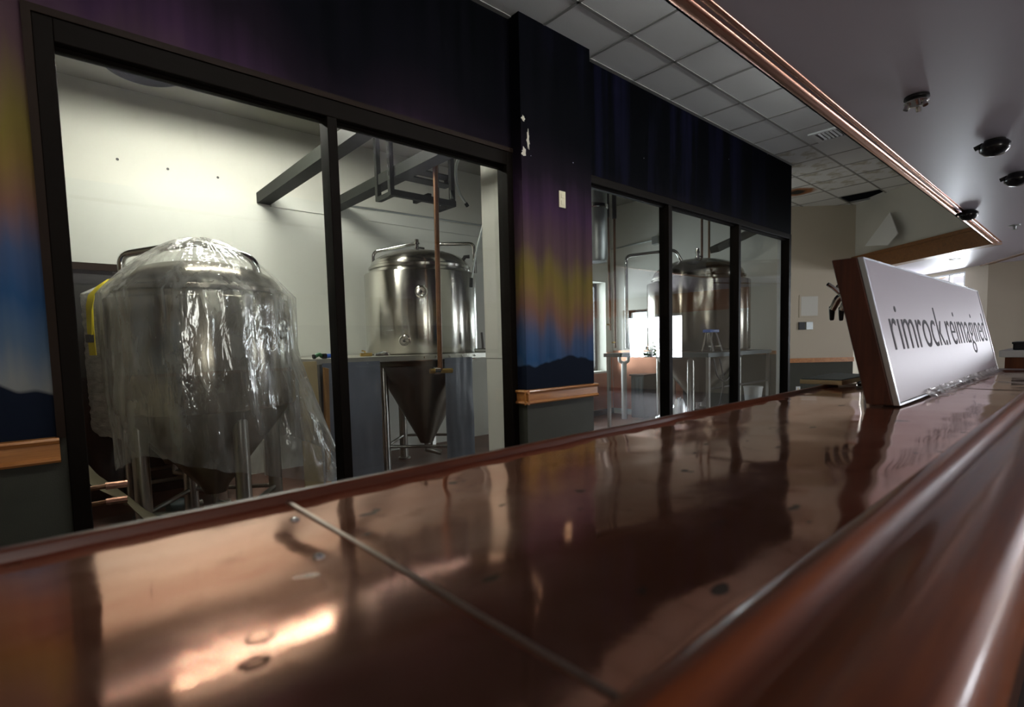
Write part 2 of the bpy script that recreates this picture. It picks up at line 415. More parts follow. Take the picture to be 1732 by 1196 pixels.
grid = MB()
def p_header(y): return 11.075-(3.065-y)*.93         # x of the slanted header at a given y
cols = [gx0+T*k for k in range(-9, 16)]
rows = [1.02, gy0-2*T, gy0-T, gy0, YW]
hole_cell = None
for i in range(len(cols)-1):
    x0, x1 = cols[i], cols[i+1]
    rr = rows if x1 < 7.85 else [1.02, gy0-2*T, gy0-T, gy0, gy0+T, gy0+2*T, gy0+3*T]
    for j in range(len(rr)-1):
        y0, y1 = rr[j], rr[j+1]
        k = round((x0-gx0)/T)
        if x0 > 7.5:
            xm, ym = (x0+x1)/2, (y0+y1)/2
            if xm > p_header(ym)+.6: continue
            if xm+ym > 14.14+.75: continue
        if k == 12 and j == 3: continue              # the missing tile
        mk = 'tile0'
        if k in (9, 10) and j in (2, 3): mk = 'tile1'
        if k == 8 and j == 3: mk = 'tile1'
        if k == 10 and j == 4: mk = 'tile2'
        if k == 7 and j == 3: mk = 'tile1'
        tile(x0, x1, y0, y1, mk)
for x in cols: grid.box(x-.012, x+.012, 1.02, YW if x < 7.8 else 4.6, CEIL-.004, CEIL+.02)
for y in [gy0-2*T, gy0-T, gy0]: grid.box(cols[0], 11.0, y-.012, y+.012, CEIL-.004, CEIL+.02)
for y in [gy0+T, gy0+2*T]: grid.box(7.82, 11.0, y-.012, y+.012, CEIL-.004, CEIL+.02)
grid.box(cols[0], 7.82, YW-.035, YW, CEIL-.006, CEIL+.02)
grid.build('ceiling_grid', 'grid', ceil)
struct(MB().box(-2.7, 12.5, .9, 6.2, 4.25, 4.35).build('ceiling_deck', 'black_dark'))
for nm, a in (('wall_added_liner_end', (12.4, 12.5, .9, 6.2, CEIL, 4.25)), ('wall_added_liner_back', (7.8, 12.5, 6.1, 6.2, CEIL, 4.25)), ('wall_added_liner_front', (-2.7, 12.5, .9, 1.0, CEIL+.06, 4.25))):
    struct(MB().box(*a).build(nm, 'black_dark'))  # black liner added so the gap of the missing tile stays dark
struct(MB().box(-2.7, 7.8, 3.06, 6.1, CEIL+.02, CEIL+.06).build('ceiling_brewery', 'brew_ceiling'), 'plain ceiling of the brewing room')

# dropped soffit over the bar, with its copper edge
sof_poly = [(-2.7, -5.2), (16, -5.2), (16, 5.6), (13.4, 5.6), (11.2, 3.12), (9.29, 1.03), (-2.7, 1.03)]
struct(MB().prism(sof_poly, SOF, SOF+.05).build('ceiling_soffit', 'soffit'), 'smooth mauve white dropped ceiling over the bar')
struct(MB().box(-2.7, 9.27, 1.005, 1.03, SOF, CEIL+.05).build('wall_soffit_face', 'soffit'))
for y0, y1, nm in ((.965, 1.02, 'wide'), (.925, .952, 'narrow')):
    k = 8; yc, r = (y0+y1)/2, (y1-y0)/2
    prof = [(yc-r*math.cos(PI*i/k), SOF-r*.55*math.sin(PI*i/k)) for i in range(k+1)]
    tr = bpy.data.objects.new('trim_copper_edge', None); C.objects.link(tr)
    struct(tr, nm+' copper moulding along the edge of the dropped ceiling')
    for a, b in ((-2.7, .6), (.603, 3.6), (3.603, 5.1), (5.104, 7.2), (7.203, 9.25)):
        MB().extr_x(prof, a, b).build('moulding_length', 'copper_trim', tr, smooth=40)

# glowing strips added out of sight on the soffit to brighten the tile ceiling
M['added_fill_tube'] = emit('added_fill_tube_glow', (.97, 1, .97), 120)
for i, (a, b, lb) in enumerate(((.2, 1.4, 'first'), (2.4, 3.6, 'second'), (4.6, 5.8, 'third'))):
    t = thing('added_fill_light', 'added fill light strip on the hidden soffit face, '+lb+' from the left', 'light fixture', ((a+b)/2, 1.06, 3.5), 'added fill lights on soffit face')
    MB().box(a-.02, b+.02, 1.03, 1.075, 3.52, 3.56).build('housing', 'hood', t)
    MB().tube([(a, 1.06, 3.505), (b, 1.06, 3.505)], .013, 10).build('tube', 'added_fill_tube', t, smooth=60)

# ------------------------------------------------------------------ mural wall with the two windows
F1T, F2T = 2.685, 2.70
W1 = (.058, 2.665); W2 = (3.43, 7.81)
def wallpart(nm, lab, x0, x1, y0, y1, z0, z1):
    return struct(MB().box(x0, x1, y0, y1, z0, z1).build(nm, 'mural'), lab)
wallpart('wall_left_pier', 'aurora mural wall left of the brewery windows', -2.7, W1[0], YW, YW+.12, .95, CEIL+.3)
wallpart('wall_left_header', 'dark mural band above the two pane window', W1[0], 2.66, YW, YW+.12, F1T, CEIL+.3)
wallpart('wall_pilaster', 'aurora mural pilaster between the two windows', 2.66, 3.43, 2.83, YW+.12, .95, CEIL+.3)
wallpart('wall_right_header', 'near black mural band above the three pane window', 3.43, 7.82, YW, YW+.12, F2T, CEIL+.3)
struct(MB().box(-2.7, W1[0], YW+.004, YW+.12, 0, .95).build('wall_left_wainscot', 'wainscot'))
struct(MB().box(2.664, 3.426, 2.834, YW+.12, 0, .95).build('wall_pilaster_wainscot', 'wainscot'))
def rail_prof(y):   # chair rail, y = wall face
    return [(y, .845), (y-.022, .848), (y-.03, .858), (y-.022, .868), (y-.014, .872), (y-.014, .925), (y-.024, .932), (y-.03, .942), (y-.024, .952), (y, .955)]
struct(MB().extr_x(rail_prof(YW), -2.7, .035).build('trim_left_chair_rail', 'rail_oak', smooth=40), 'oak chair rail on the left pier')
cr = MB().extr_x(rail_prof(2.83), 2.632, 3.458)
pr = [(2.66+(y-2.83), z) for y, z in rail_prof(2.83)]
k = len(pr); cr.add([(p[0], 2.80, p[1]) for p in pr]+[(p[0], YW, p[1]) for p in pr], [tuple(range(k)), tuple(range(k, 2*k))]+[(i, k+i, k+(i+1) % k, (i+1) % k) for i in range(k)])
struct(cr.build('trim_pilaster_chair_rail', 'rail_oak', smooth=40), 'oak chair rail round the pilaster')

def window(nm, lab, x0, x1, ztop, head, mulls, jl, jr):
    w = struct(bpy.data.objects.new(nm, None), lab); C.objects.link(w)
    y0, y1 = YW-.012, YW+.10
    MB().box(x0, x0+jl, y0, y1, 0, ztop).build('jamb', 'frame', w, bevel=.004)
    MB().box(x1-jr, x1, y0, y1, 0, ztop).build('jamb', 'frame', w, bevel=.004)
    MB().box(x0+jl, x1-jr, y0, y1, ztop-head, ztop).build('head', 'frame', w, bevel=.004)
    MB().box(x0+jl, x1-jr, y0, y1, 0, .12).build('sill', 'frame', w, bevel=.004)
    MB().box(x0+jl, x1-jr, y0+.045, y1-.03, ztop-head-.018, ztop-head).build('glazing_bead', 'frame', w)
    for a, b in mulls: MB().box(a, b, y0, y1, .12, ztop-head).build('mullion', 'frame', w, bevel=.004)
    xs = [x0+jl]+[q for ab in mulls for q in ab]+[x1-jr]
    for a, b in zip(xs[::2], xs[1::2]):
        MB().box(a-.005, b+.005, YW+.046, YW+.052, .11, ztop-head+.01).build('pane', 'glass', w)
    return w
w1 = window('window_1', 'two pane window looking onto plastic covered tank', *W1, F1T, .095, [(1.275, 1.331)], .066, .06)
MB().box(W1[0]-.03, W1[0], YW-.02, YW, .95, F1T+.03).build('casing', 'casing', w1)
MB().box(W1[0], 2.66, YW-.02, YW, F1T, F1T+.03).build('casing', 'casing', w1)
window('window_2', 'three pane window right of the pilaster', *W2, F2T, .065, [(4.735, 4.80), (6.245, 6.30)], .02, .07)

# peeled paint, outlet on the pilaster
def patch(pts, y, x, z, s, nm, lab):
    b = MB().add([(x+px*s, y, z+pz*s) for px, pz in pts]+[(x+px*s, y-.0015, z+pz*s) for px, pz in pts], [tuple(range(len(pts))), tuple(range(len(pts), 2*len(pts)))]+[(i, (i+1) % len(pts), len(pts)+(i+1) % len(pts), len(pts)+i) for i in range(len(pts))])
    tag(b.build(nm, 'ivory_patch'), lab, 'paint chip', 'patches where the mural has peeled')
M['ivory_patch'] = plain('bare_plaster', (.62, .57, .46), .9)
def blob(n, seed, sx, sz):
    random.seed(seed); return [(math.cos(2*PI*i/n)*sx*random.uniform(.45, 1.15), math.sin(2*PI*i/n)*sz*random.uniform(.5, 1.2)) for i in range(n)]
for i, (x, z, sx, sz, y, lb) in enumerate([(2.685, 2.905, .022, .020, 2.83, 'topmost small chip of bare plaster on the mural pilaster'),
        (2.728, 2.77, .017, .075, 2.83, 'tall ragged streak of bare plaster on the mural pilaster'),
        (2.685, 2.665, .028, .042, 2.83, 'lowest broad chip of bare plaster on the mural pilaster'),
        (3.478, 2.985, .018, .02, YW, 'small peeled chip on the dark mural right of the pilaster'),
        (3.50, 2.80, .035, .045, YW, 'drop shaped peeled patch on the dark mural right of pilaster'),
        (3.52, 2.89, .012, .06, YW, 'thin peeled streak on the dark mural right of pilaster')]):
    patch(blob(17, 30+i, sx, sz), y, x, z, 1, 'peeled_patch', lb)
ol = thing('wall_outlet', 'ivory duplex outlet plate on the mural pilaster', 'outlet', (3.075, 2.83, 2.40))
MB().box(3.04, 3.11, 2.822, 2.83, 2.335, 2.46).build('cover_plate', 'ivory', ol, bevel=.003)
for z in (2.372, 2.424): MB().box(3.058, 3.092, 2.818, 2.823, z-.017, z+.017).build('socket', 'ivory', ol, bevel=.004)

# ------------------------------------------------------------------ brewing room shell
bw = MB()
for a, b, c, d in wall_with_holes(-2.7, 7.8, 0, CEIL+.02, [(5.6, 7.5, .77, 2.33)]): bw.box(a, b, YB, YB+.25, c, d)
struct(bw.build('wall_brewery_back', 'plaster'), 'white back wall of the brewing room')
struct(MB().box(-2.7, 4.9, YB-.035, YB, 1.2, 2.79).build('wall_brewery_lower_panel', 'plaster_low'))
struct(MB().box(1.9, 5.3, YB-.05, YB, 2.79, 2.92).build('trim_brewery_ledge', 'plaster_low'))
ew = MB()
for a, b, c, d in wall_with_holes(3.06, 6.15, 0, CEIL+.02, [(4.45, 5.67, 1.15, 1.83)]): ew.box(7.68, 7.93 if b > 3.3 else 7.8, a, b, c, d)
struct(ew.build('wall_brewery_end', 'plaster'), 'white end wall of the brewing room')
struct(MB().box(-2.8, -2.7, -5.2, 6.2, 0, 4.3).build('wall_left_end', 'tan'))
def ext_window(nm, lab, pts_fn, mulls):
    w = struct(bpy.data.objects.new(nm, None), lab); C.objects.link(w)
    for (a, b, c, d) in mulls: pts_fn(a, b, c, d).build('frame_bar', 'blackgloss', w)
    return w
wn = ext_window('window_3', 'bright window in the back wall of the brewing room', lambda a, b, c, d: MB().box(a, b, 6.10, 6.15, c, d),
    [(5.6, 5.66, .77, 2.33), (7.43, 7.5, .77, 2.33), (5.66, 7.43, .77, .83), (5.66, 7.43, 2.27, 2.33), (6.95, 7.0, .83, 2.27), (6.3, 6.34, .83, 2.27)])
MB().box(5.66, 7.43, 6.12, 6.126, .83, 2.27).build('pane', 'glass', wn)
MB().box(5.6, 7.5, YB-.02, 6.1, .745, .775).build('window_sill', 'plaster', wn)
wn = ext_window('window_4', 'bright window in the end wall of the brewing room', lambda a, b, c, d: MB().box(7.86, 7.91, a, b, c, d),
    [(4.45, 4.5, 1.15, 1.83), (5.62, 5.67, 1.15, 1.83), (4.5, 5.62, 1.15, 1.19), (4.5, 5.62, 1.79, 1.83), (5.05, 5.09, 1.19, 1.79)])
MB().box(7.882, 7.888, 4.5, 5.62, 1.19, 1.79).build('pane', 'glass', wn)
# copper sheets below the windows
cw = struct(bpy.data.objects.new('trim_copper_wainscot', None), 'copper sheet wainscot under the brewery windows'); C.objects.link(cw)
for a, b, h in ((5.2, 6.1, .74), (6.104, 7.05, .74), (7.054, 7.5, .74), (7.504, 7.66, 1.1)): MB().box(a, b, YB-.012, YB, .1, h).build('copper_sheet', 'copper_wall', cw)
for a, b in ((5.0, 5.885), (4.5, 4.996)): MB().box(7.668, 7.68, a, b, .1, 1.13).build('copper_sheet', 'copper_wall', cw)
struct(MB().box(5.2, 7.68, YB-.02, YB, 0, .1).build('baseboard_brewery', 'black'))
struct(MB().box(7.664, 7.68, 3.06, 4.496, 0, 1.06).build('wall_brewery_end_wainscot', 'wainscot'))
struct(MB().box(7.65, 7.68, 3.06, 4.496, 1.06, 1.11).build('trim_brewery_end_rail', 'rail_oak'))
# dark cold-room door at the back left
d1 = struct(bpy.data.objects.new('door_1', None), 'dark cold room door behind the wrapped tanks'); C.objects.link(d1)
MB().box(-.75, 1.05, YB-.06, YB-.036, 0, 2.02).build('door_leaf', 'black', d1)
for a, b, c, e in ((-.81, -.75, 0, 2.08), (1.05, 1.11, 0, 2.08), (-.75, 1.05, 2.02, 2.08)): MB().box(a, b, YB-.09, YB-.036, c, e).build('door_frame', 'casing', d1)
# screw holes in the wall
for i, (x, z, lb) in enumerate([(.62, 3.02, 'leftmost small dark screw hole in the white brewery wall'), (1.0, 3.01, 'second small dark screw hole in the white brewery wall'),
        (1.42, 3.01, 'third small dark screw hole in the white brewery wall'), (1.88, 2.98, 'small dark screw hole near the steel beam end')]):
    tag(MB().lathe([(.0, -.003), (.012, -.003), (.012, 0)], (x, YB, z), 10, (0, 1, 0)).build('screw_hole', 'black'), lb, 'screw hole', 'screw holes in brewery wall')
# white column next to the window frame
struct(MB().box(3.005, 3.45, 3.40, 3.72, 0, 1.17).build('wall_column_base', 'plaster'), 'white boxed column beside the window, lower part')
struct(MB().box(3.0, 3.46, 3.395, 3.725, 1.175, CEIL+.02).build('wall_column', 'plaster'), 'white boxed column beside the window')

# steel beams across the brewing room
def beam(x0, x1, y0, y1, z0, z1, lab):
    t = .012
    b = MB().box(x0, x1, y0, y1, z0, z0+t).box(x0, x1, y0, y1, z1-t, z1).box(x0, x0+t, y0, y1, z0+t, z1-t).box(x1-t, x1, y0, y1, z0+t, z1-t)
    return tag(b.build('steel_beam', 'steel_beam'), lab, 'beam', 'steel beams in brewery')
beam(1.77, 1.90, 3.08, YB-.002, 2.815, 2.92, 'dark steel beam running out from white wall above wrapped tank')
beam(2.52, 2.66, 3.55, YB-.002, 2.85, 2.945, 'dark steel beam passing behind the hanging strut frame')
beam(2.66, 3.3, 4.55, 4.70, 2.945, 3.04, 'short dark steel cross beam above the tall steel tank')
hf = thing('strut_frame', 'hanging slotted strut frame under the ceiling above the tall tank', 'metal frame', (2.85, 4.4, 2.7))
for x, y in ((2.49, 4.4), (2.53, 4.72), (3.17, 4.4), (3.2, 4.72)):
    MB().box(x-.022, x+.022, y-.022, y+.022, 2.70, CEIL+.02).build('upright', 'steel_beam', hf)
for k, z in enumerate([2.78+.075*i for i in range(8)]): MB().box(2.462, 2.469, 4.39, 4.41, z, z+.035).build('slot', 'black', hf)
MB().box(2.47, 3.2, 4.375, 4.425, 2.68, 2.735).build('lower_rail', 'steel_beam', hf)
MB().box(2.505, 2.55, 4.42, 4.70, 2.69, 2.735).build('side_rail', 'steel_beam', hf)
MB().box(3.175, 3.22, 4.42, 4.70, 2.69, 2.735).build('side_rail', 'steel_beam', hf)
MB().box(2.9, 2.94, 4.42, 4.70, 2.735, 2.775).build('cross_rail', 'steel_beam', hf)
MB().box(3.13, 3.165, 4.37, 4.376, 2.75, 2.83).build('bracket_plate', 'chrome', hf)
pts = spline([(3.20, 4.3, CEIL), (3.20, 4.3, 3.2), (3.16, 4.3, 3.05), (3.15, 4.3, 2.92), (3.19, 4.3, 2.79), (3.26, 4.3, 2.71)], 26)
fc = thing('flexible_conduit', 'ribbed silver flexible conduit dangling beside the strut frame', 'conduit', (3.2, 4.3, 2.7))
MB().tube(pts, [.016 if i % 2 else .012 for i in range(len(pts))], 8).build('ribbed_hose', 'galv', fc, smooth=60)
MB().tube([pts[-1], pts[-1]+(pts[-1]-pts[-4]).normalized()*.04], .018, 8).build('end_fitting', 'steel_beam', fc, smooth=40)
gc = thing('grey_cable', 'thin grey cable hanging from the ceiling to the tall tank', 'cable', (3.2, 4.0, 1.8))
MB().tube(spline([(3.37, 3.99, CEIL), (3.36, 4.0, 3.1), (3.30, 4.02, 2.62), (3.22, 4.1, 2.2), (3.19, 4.15, 1.93)], 10), .009, 8).build('cord', 'galv', gc, smooth=60)
MB().tube([(3.19, 4.15, 1.95), (3.185, 4.155, 1.86)], .016, 8).build('plug', 'steel_beam', gc, smooth=40)
bp = thing('brown_water_pipe', 'rust brown vertical pipe with a valve hanging in front of tall tank', 'pipe', (2.67, 3.95, 1.05))
MB().tube([(2.685, 3.95, CEIL+.01), (2.655, 3.95, 1.07)], .022, 12).build('riser', 'pipe_brown', bp, smooth=40)
MB().tube([(2.56, 3.97, 1.075), (2.77, 3.93, 1.07)], .022, 12).build('valve_body', 'brass', bp, smooth=40)
MB().tube([(2.60, 3.962, 1.074), (2.65, 3.95, 1.073)], .034, 12).build('valve_collar', 'chrome', bp, smooth=40)
tag(MB().tube([(2.7, YB-.062, 2.925), (4.75, YB-.062, 2.95)], .012, 8).build('wall_conduit', 'galv', smooth=40), 'thin grey conduit running along the ledge of white wall', 'conduit')
rd = thing('round_ceiling_diffuser', 'round dark vent on the ceiling above the wrapped tanks', 'vent', (.79, 5.36, CEIL))
for r0, r1, z in ((.275, .235, 0), (.20, .165, .004), (.13, .095, .008)):
    MB().lathe([(r0, CEIL+.02), (r0, CEIL-.012+z), (r1, CEIL-.03+z), (r1-.012, CEIL+.015)], (.79, 5.36, 0), 36).build('ring', 'steel_beam', rd, smooth=40)
MB().lathe([(.0, CEIL+.012), (.23, CEIL+.012), (.23, CEIL+.02)], (.79, 5.36, 0), 36).build('backplate', 'black', rd)

# hooded fluorescent fixture lighting the white wall
fx = thing('fluorescent_fixture', 'hooded twin tube fluorescent fixture over the wrapped tanks', 'light fixture', (1.23, 4.5, 3.45))
hood = [(4.36, 3.452), (4.42, 3.50), (4.58, 3.50), (4.64, 3.452), (4.645, 3.456), (4.583, 3.512), (4.417, 3.512), (4.355, 3.456)]
MB().extr_x(hood, .60, 1.86).build('hood', 'hood', fx)
for x in (.60, 1.856): MB().add([(x, *p) for p in hood[:4]]+[(x+.004, *p) for p in hood[:4]], [(0, 1, 2, 3), (4, 5, 6, 7), (0, 1, 5, 4), (1, 2, 6, 5), (2, 3, 7, 6), (3, 0, 4, 7)]).build('end_plate', 'hood', fx)
for y in (4.465, 4.535): MB().tube([(.63, y, 3.458), (1.83, y, 3.458)], .014, 12).build('tube', 'lamp_tube', fx, smooth=60)
for x in (.85, 1.6): MB().box(x-.01, x+.01, 4.49, 4.51, 3.512, CEIL+.02).build('hanger', 'hood', fx)

# ------------------------------------------------------------------ tanks
def steel_tank(name, lab, c, R, zb, zt, cone_z, dome, leg_ang, leg_r, skin='steel', cat='tank'):
    x, y = c; t = thing(name, lab, cat, (x, y, 0), 'stainless steel tanks in brewery')
    MB().lathe([(R-.04, zb-.012), (R-.01, zb-.008), (R, zb+.01), (R, zt-.012), (R-.006, zt-.003), (R-.03, zt)], (x, y, 0), 96).build('shell', skin, t, smooth=50)
    rr = R*.90
    pr = [(R-.03, zt-.003), (rr+.005, zt), (rr, zt+.012), (rr-.004, zt+.035), (rr+.012, zt+.043), (rr+.012, zt+.066), (rr-.01, zt+.078)]
    MB().lathe(pr, (x, y, 0), 96).build('rim_ring', skin, t, smooth=50)
    h0 = zt+.074; hh = dome-h0
    MB().lathe([(rr*math.cos(a)*.985+.0, h0+hh*math.sin(a)) for a in [PI/2*i/14 for i in range(14)]]+[(.0, dome)], (x, y, 0), 96).build('dome', skin, t, smooth=60)
    MB().lathe([(R-.05, zb), (R-.06, zb-.05), (.09, cone_z+.05), (.07, cone_z), (0, cone_z)], (x, y, 0), 64).build('cone', 'steel_cone_shaded', t, smooth=40)
    MB().tube([(x, y, cone_z+.01), (x, y, cone_z-.08), (x+.12, y-.1, cone_z-.12)], .03, 10).build('outlet_pipe', 'steel_leg', t, smooth=40)
    lp = []
    for i in range(4):
        a = leg_ang+PI/2*i; px, py = x+leg_r*math.cos(a), y+leg_r*math.sin(a); lp.append((px, py))
        lg = MB().tube([(px, py, .02), (px, py, zb-.02)], .048, 16).build('leg', 'steel_leg', t, smooth=40)
        MB().lathe([(.07, 0), (.07, .015), (.05, .02)], (px, py, 0), 16).build('foot_plate', 'steel_leg', lg)
    for i in range(4):
        a, b = lp[i], lp[(i+1) % 4]
        MB().tube([(*a, .27), (*b, .27)], .016, 8).build('brace', 'steel_leg', t, smooth=40)
    return t
def on_tank(c, tt, z, depth=0): return (c[0]+RV.x*tt+FV.x*depth, c[1]+RV.y*tt+FV.y*depth, z)
def port(c, R, ang, z, parent, rad=.06):
    d = Vector((math.cos(ang), math.sin(ang), 0)); p = Vector((*c, z))+d*(R-.012)
    p_ = MB().lathe([(rad, 0), (rad, .022), (rad*.82, .03), (rad*.72, .018), (rad*.4, .016), (rad*.38, .03), (rad*.22, .032), (rad*.2, .012), (0, .012)], p, 32, d).build('port', 'steel', parent, smooth=40)
    MB().lathe([(rad*.19, .0135), (0, .0135)], p, 12, d).build('port_bore', 'black', p_)
    return p_
def fitting(p, parent, h=.12):
    p = Vector(p)
    f = MB().lathe([(.02, 0), (.02, .03), (.034, .032), (.034, .045), (.022, .047), (.022, h*.6), (.034, h*.62), (.034, h*.72), (.024, h*.75), (.024, h), (0, h)], p, 14).build('clamp_fitting', 'chrome', parent, smooth=40)
    MB().tube([p+Vector((.02, -.01, h*.35)), p+Vector((.075, -.03, h*.3))], .011, 8).build('valve_handle', 'chrome', f, smooth=40)
# tall bare tank
c2 = (3.085, 4.9)
t2 = steel_tank('fermenter_tank', 'tall bare stainless tank rising through the deck, seen in second pane', c2, .585, 1.16, 2.05, .25, 2.305, math.radians(180), .49)
q = [on_tank(c2, -.50, 2.06), on_tank(c2, -.50, 2.31), on_tank(c2, -.04, 2.39)]
MB().tube(bent(q, .06), .019, 12).build('spray_arm', 'chrome', t2, smooth=60)
q = [on_tank(c2, .17, 2.30, .1), on_tank(c2, .17, 2.395, .1), on_tank(c2, .575, 2.37), on_tank(c2, .585, 2.06)]
MB().tube(bent(q, .05), .019, 12).build('spray_arm', 'chrome', t2, smooth=60)
fitting(on_tank(c2, -.03, 2.30), t2, .13); fitting(on_tank(c2, .17, 2.28, .1), t2, .1)
for tt in (-.42, .44):
    MB().tube([on_tank(c2, tt, 2.17), on_tank(c2, tt+.04, 2.235), on_tank(c2, tt+.09, 2.235)], .02, 10).build('manway_clamp', 'black', t2, smooth=40)
va = math.atan2(-c2[1], -c2[0])
port(c2, .585, va-.0, 1.82, t2); port(c2, .585, va-.30, 1.35, t2)
# clear-sheeted tank
c1 = (.85, 4.1)
t1 = steel_tank('fermenter_tank', 'short stainless tank draped in clear plastic sheeting', c1, .55, .93, 1.64, .32, 1.90, math.radians(190), .43, 'steel_dim_tone')
q = [on_tank(c1, -.54, 1.60), on_tank(c1, -.54, 1.965), on_tank(c1, -.02, 2.035), on_tank(c1, .36, 1.92), on_tank(c1, .40, 1.70)]
MB().tube(bent(q, .07), .024, 12).build('spray_arm', 'chrome', t1, smooth=60)
fitting(on_tank(c1, -.42, 1.76), t1, .17)
MB().lathe([(.045, -.006), (.06, -.006), (.06, .006), (.045, .006), (.045, -.006)], on_tank(c1, -.34, 1.83), 20, FV).build('lifting_ring', 'chrome', t1, smooth=30)
va = math.atan2(-c1[1], -c1[0])
port(c1, .55, va+.98, 1.44, t1, .075)
# second wrapped tank at the back left
c3 = (.80, 5.30)
t3 = steel_tank('fermenter_tank', 'stretch wrapped tank with yellow strap half hidden at the left', c3, .50, .92, 1.70, .35, 1.92, math.radians(45), .40)
# big tank behind the three pane window
c4 = (6.86, 3.80)
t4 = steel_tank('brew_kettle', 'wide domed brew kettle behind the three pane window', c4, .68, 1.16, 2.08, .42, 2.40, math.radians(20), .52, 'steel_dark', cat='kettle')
q = [(5.98, 4.35, 1.2), (5.98, 4.35, 2.44), (6.55, 3.95, 2.52), (6.62, 3.9, 2.37)]
MB().tube(bent(q, .07), .022, 12).build('vapour_pipe', 'chrome', t4, smooth=60)
fitting((6.83, 3.78, 2.38), t4, .16)
MB().lathe([(.09, 0), (.09, .03), (.0, .05)], (6.45, 3.62, 2.27), 18).build('hatch', 'black', t4, smooth=40)
for x in (6.95, 7.15): MB().tube([(x, 3.78, 2.37), (x, 3.78, CEIL+.01)], .016, 8).build('feed_pipe', 'pipe_brown', t4, smooth=40)

# plastic films
def ridge(p):
    return 1-2.2*abs(mnoise.noise(p))
def drape(name, lab, c, R, ztop, zhem, mat, apex, tail=0, tail_ang=0, seed=0, fold=.045, n=320, mrows=150, tight=False, post=.0):
    vs = []; fs = []
    for j in range(mrows+1):
        v = j/mrows
        for i in range(n):
            th = 2*PI*i/n; cs, sn = math.cos(th), math.sin(th)
            hem = zhem+.05*math.sin(3*th+seed)+.06*mnoise.noise((cs*2.6, sn*2.6, seed))
            tl = max(0, math.cos(th-tail_ang))**8*tail
            if v < .38:
                u = v/.38; r = R*u**.9
                z = ztop+(apex-ztop)*(1-u**1.7)
                u_ = 0
            else:
                u_ = (v-.38)/.62; hz = hem-tl*.20
                z = ztop+(hz-ztop)*u_; r = R
                if not tight: r -= .10*max(0, u_-.55)*(.6+.4*math.sin(2*th+seed))
                r += tl*.36*max(0, (u_-.30)/.70)**1.2
            g = min(1, v/.38)
            if tight:
                wv = .5*ridge((cs*3, sn*3, z*13+seed))+.5*mnoise.noise((cs*8, sn*8, z*6))
            else:
                ph = mnoise.noise((cs*2, sn*2, z*1.3+seed))*.35
                wv = .8*ridge((cs*3+ph, sn*3, seed+z*.3))+.45*ridge((cs*6-ph, sn*6+ph, seed+3+z*.5))+.10*mnoise.noise((cs*14, sn*14, z*2.2+seed))+.16*ridge((cs*5, sn*5, z*4+seed))
                wv *= .25+.75*max(g**3*.45, u_)
            r += fold*(wv+.12*g)
            r = max(r, R*g*.995 if u_ < .5 and not tight else .004)
            vs.append((c[0]+r*cs, c[1]+r*sn, z+.010*mnoise.noise((cs*14, sn*14, z*6+seed))))
    for j in range(mrows):
        for i in range(n):
            fs.append((j*n+i, j*n+(i+1) % n, (j+1)*n+(i+1) % n, (j+1)*n+i))
    fs.append(tuple(range(n)))
    b = MB().add(vs, fs)
    return tag(b.build(name, mat, smooth=180), lab, 'plastic sheet')
drape('plastic_sheeting', 'clear crumpled plastic sheeting draped over the short steel tank', c1, .562, 1.66, .60, 'film', 2.06, tail=.95, tail_ang=math.atan2(RV.y, RV.x)+.05, seed=2.3, fold=.034)
drape('stretch_wrap', 'whitish stretch wrap round the tank at back left', c3, .53, 1.76, .66, 'wrap', 1.95, seed=5.1, fold=.02, tight=True)
# yellow ratchet strap on the wrapped tank
a3 = math.atan2(-c3[1], -c3[0])-.92
def ribbon(pts, wv, th): 
    b = MB(); k = len(pts); vs = []
    for p, nrm in pts:
        p = Vector(p); nn = Vector(nrm)
        for s_, t_ in ((-1, 0), (1, 0), (1, 1), (-1, 1)): vs.append(p+wv*s_+nn*th*t_)
    fs = [(0, 1, 2, 3), tuple(4*(k-1)+i for i in range(4))]
    for i in range(k-1):
        for e in range(4): fs.append((4*i+e, 4*i+(e+1) % 4, 4*(i+1)+(e+1) % 4, 4*(i+1)+e))
    return b.add(vs, fs)
rad = Vector((math.cos(a3), math.sin(a3), 0)); tan = Vector((-rad.y, rad.x, 0))
ys = thing('ratchet_strap', 'yellow ratchet strap hanging over the stretch wrapped tank', 'strap', (c3[0]+rad.x*.56, c3[1]+rad.y*.56, 1.3))
def sp(r, z, s=0): return Vector((c3[0], c3[1], 0))+rad*r+tan*s+Vector((0, 0, z))
P_ = [(.30, 1.90), (.42, 1.87), (.50, 1.81), (.555, 1.74), (.575, 1.66), (.580, 1.50), (.580, 1.38), (.577, 1.29)]
MB().add(*(lambda b: (b.v, b.f))(ribbon([(sp(r, z, .02 if i < 3 else .0), rad) for i, (r, z) in enumerate(P_)], tan*.036, .006))).build('webbing', 'yellow', ys, smooth=40)
MB().add(*(lambda b: (b.v, b.f))(ribbon([(sp(r+.014, z, .055-.012*i), rad) for i, (r, z) in enumerate([(.50, 1.82), (.56, 1.74), (.58, 1.62), (.585, 1.44)])], tan*.022, .005))).build('loose_webbing', 'yellow', ys, smooth=40)
MB().obox(sp(.60, 1.415, .012), tan*.022, rad*.02, Vector((0, 0, .03))).build('buckle', 'black', ys, bevel=.006)
MB().obox(sp(.36, 1.905, .03), tan*.03, rad*.04, Vector((0, 0, .018))).build('ratchet', 'black', ys, bevel=.006)

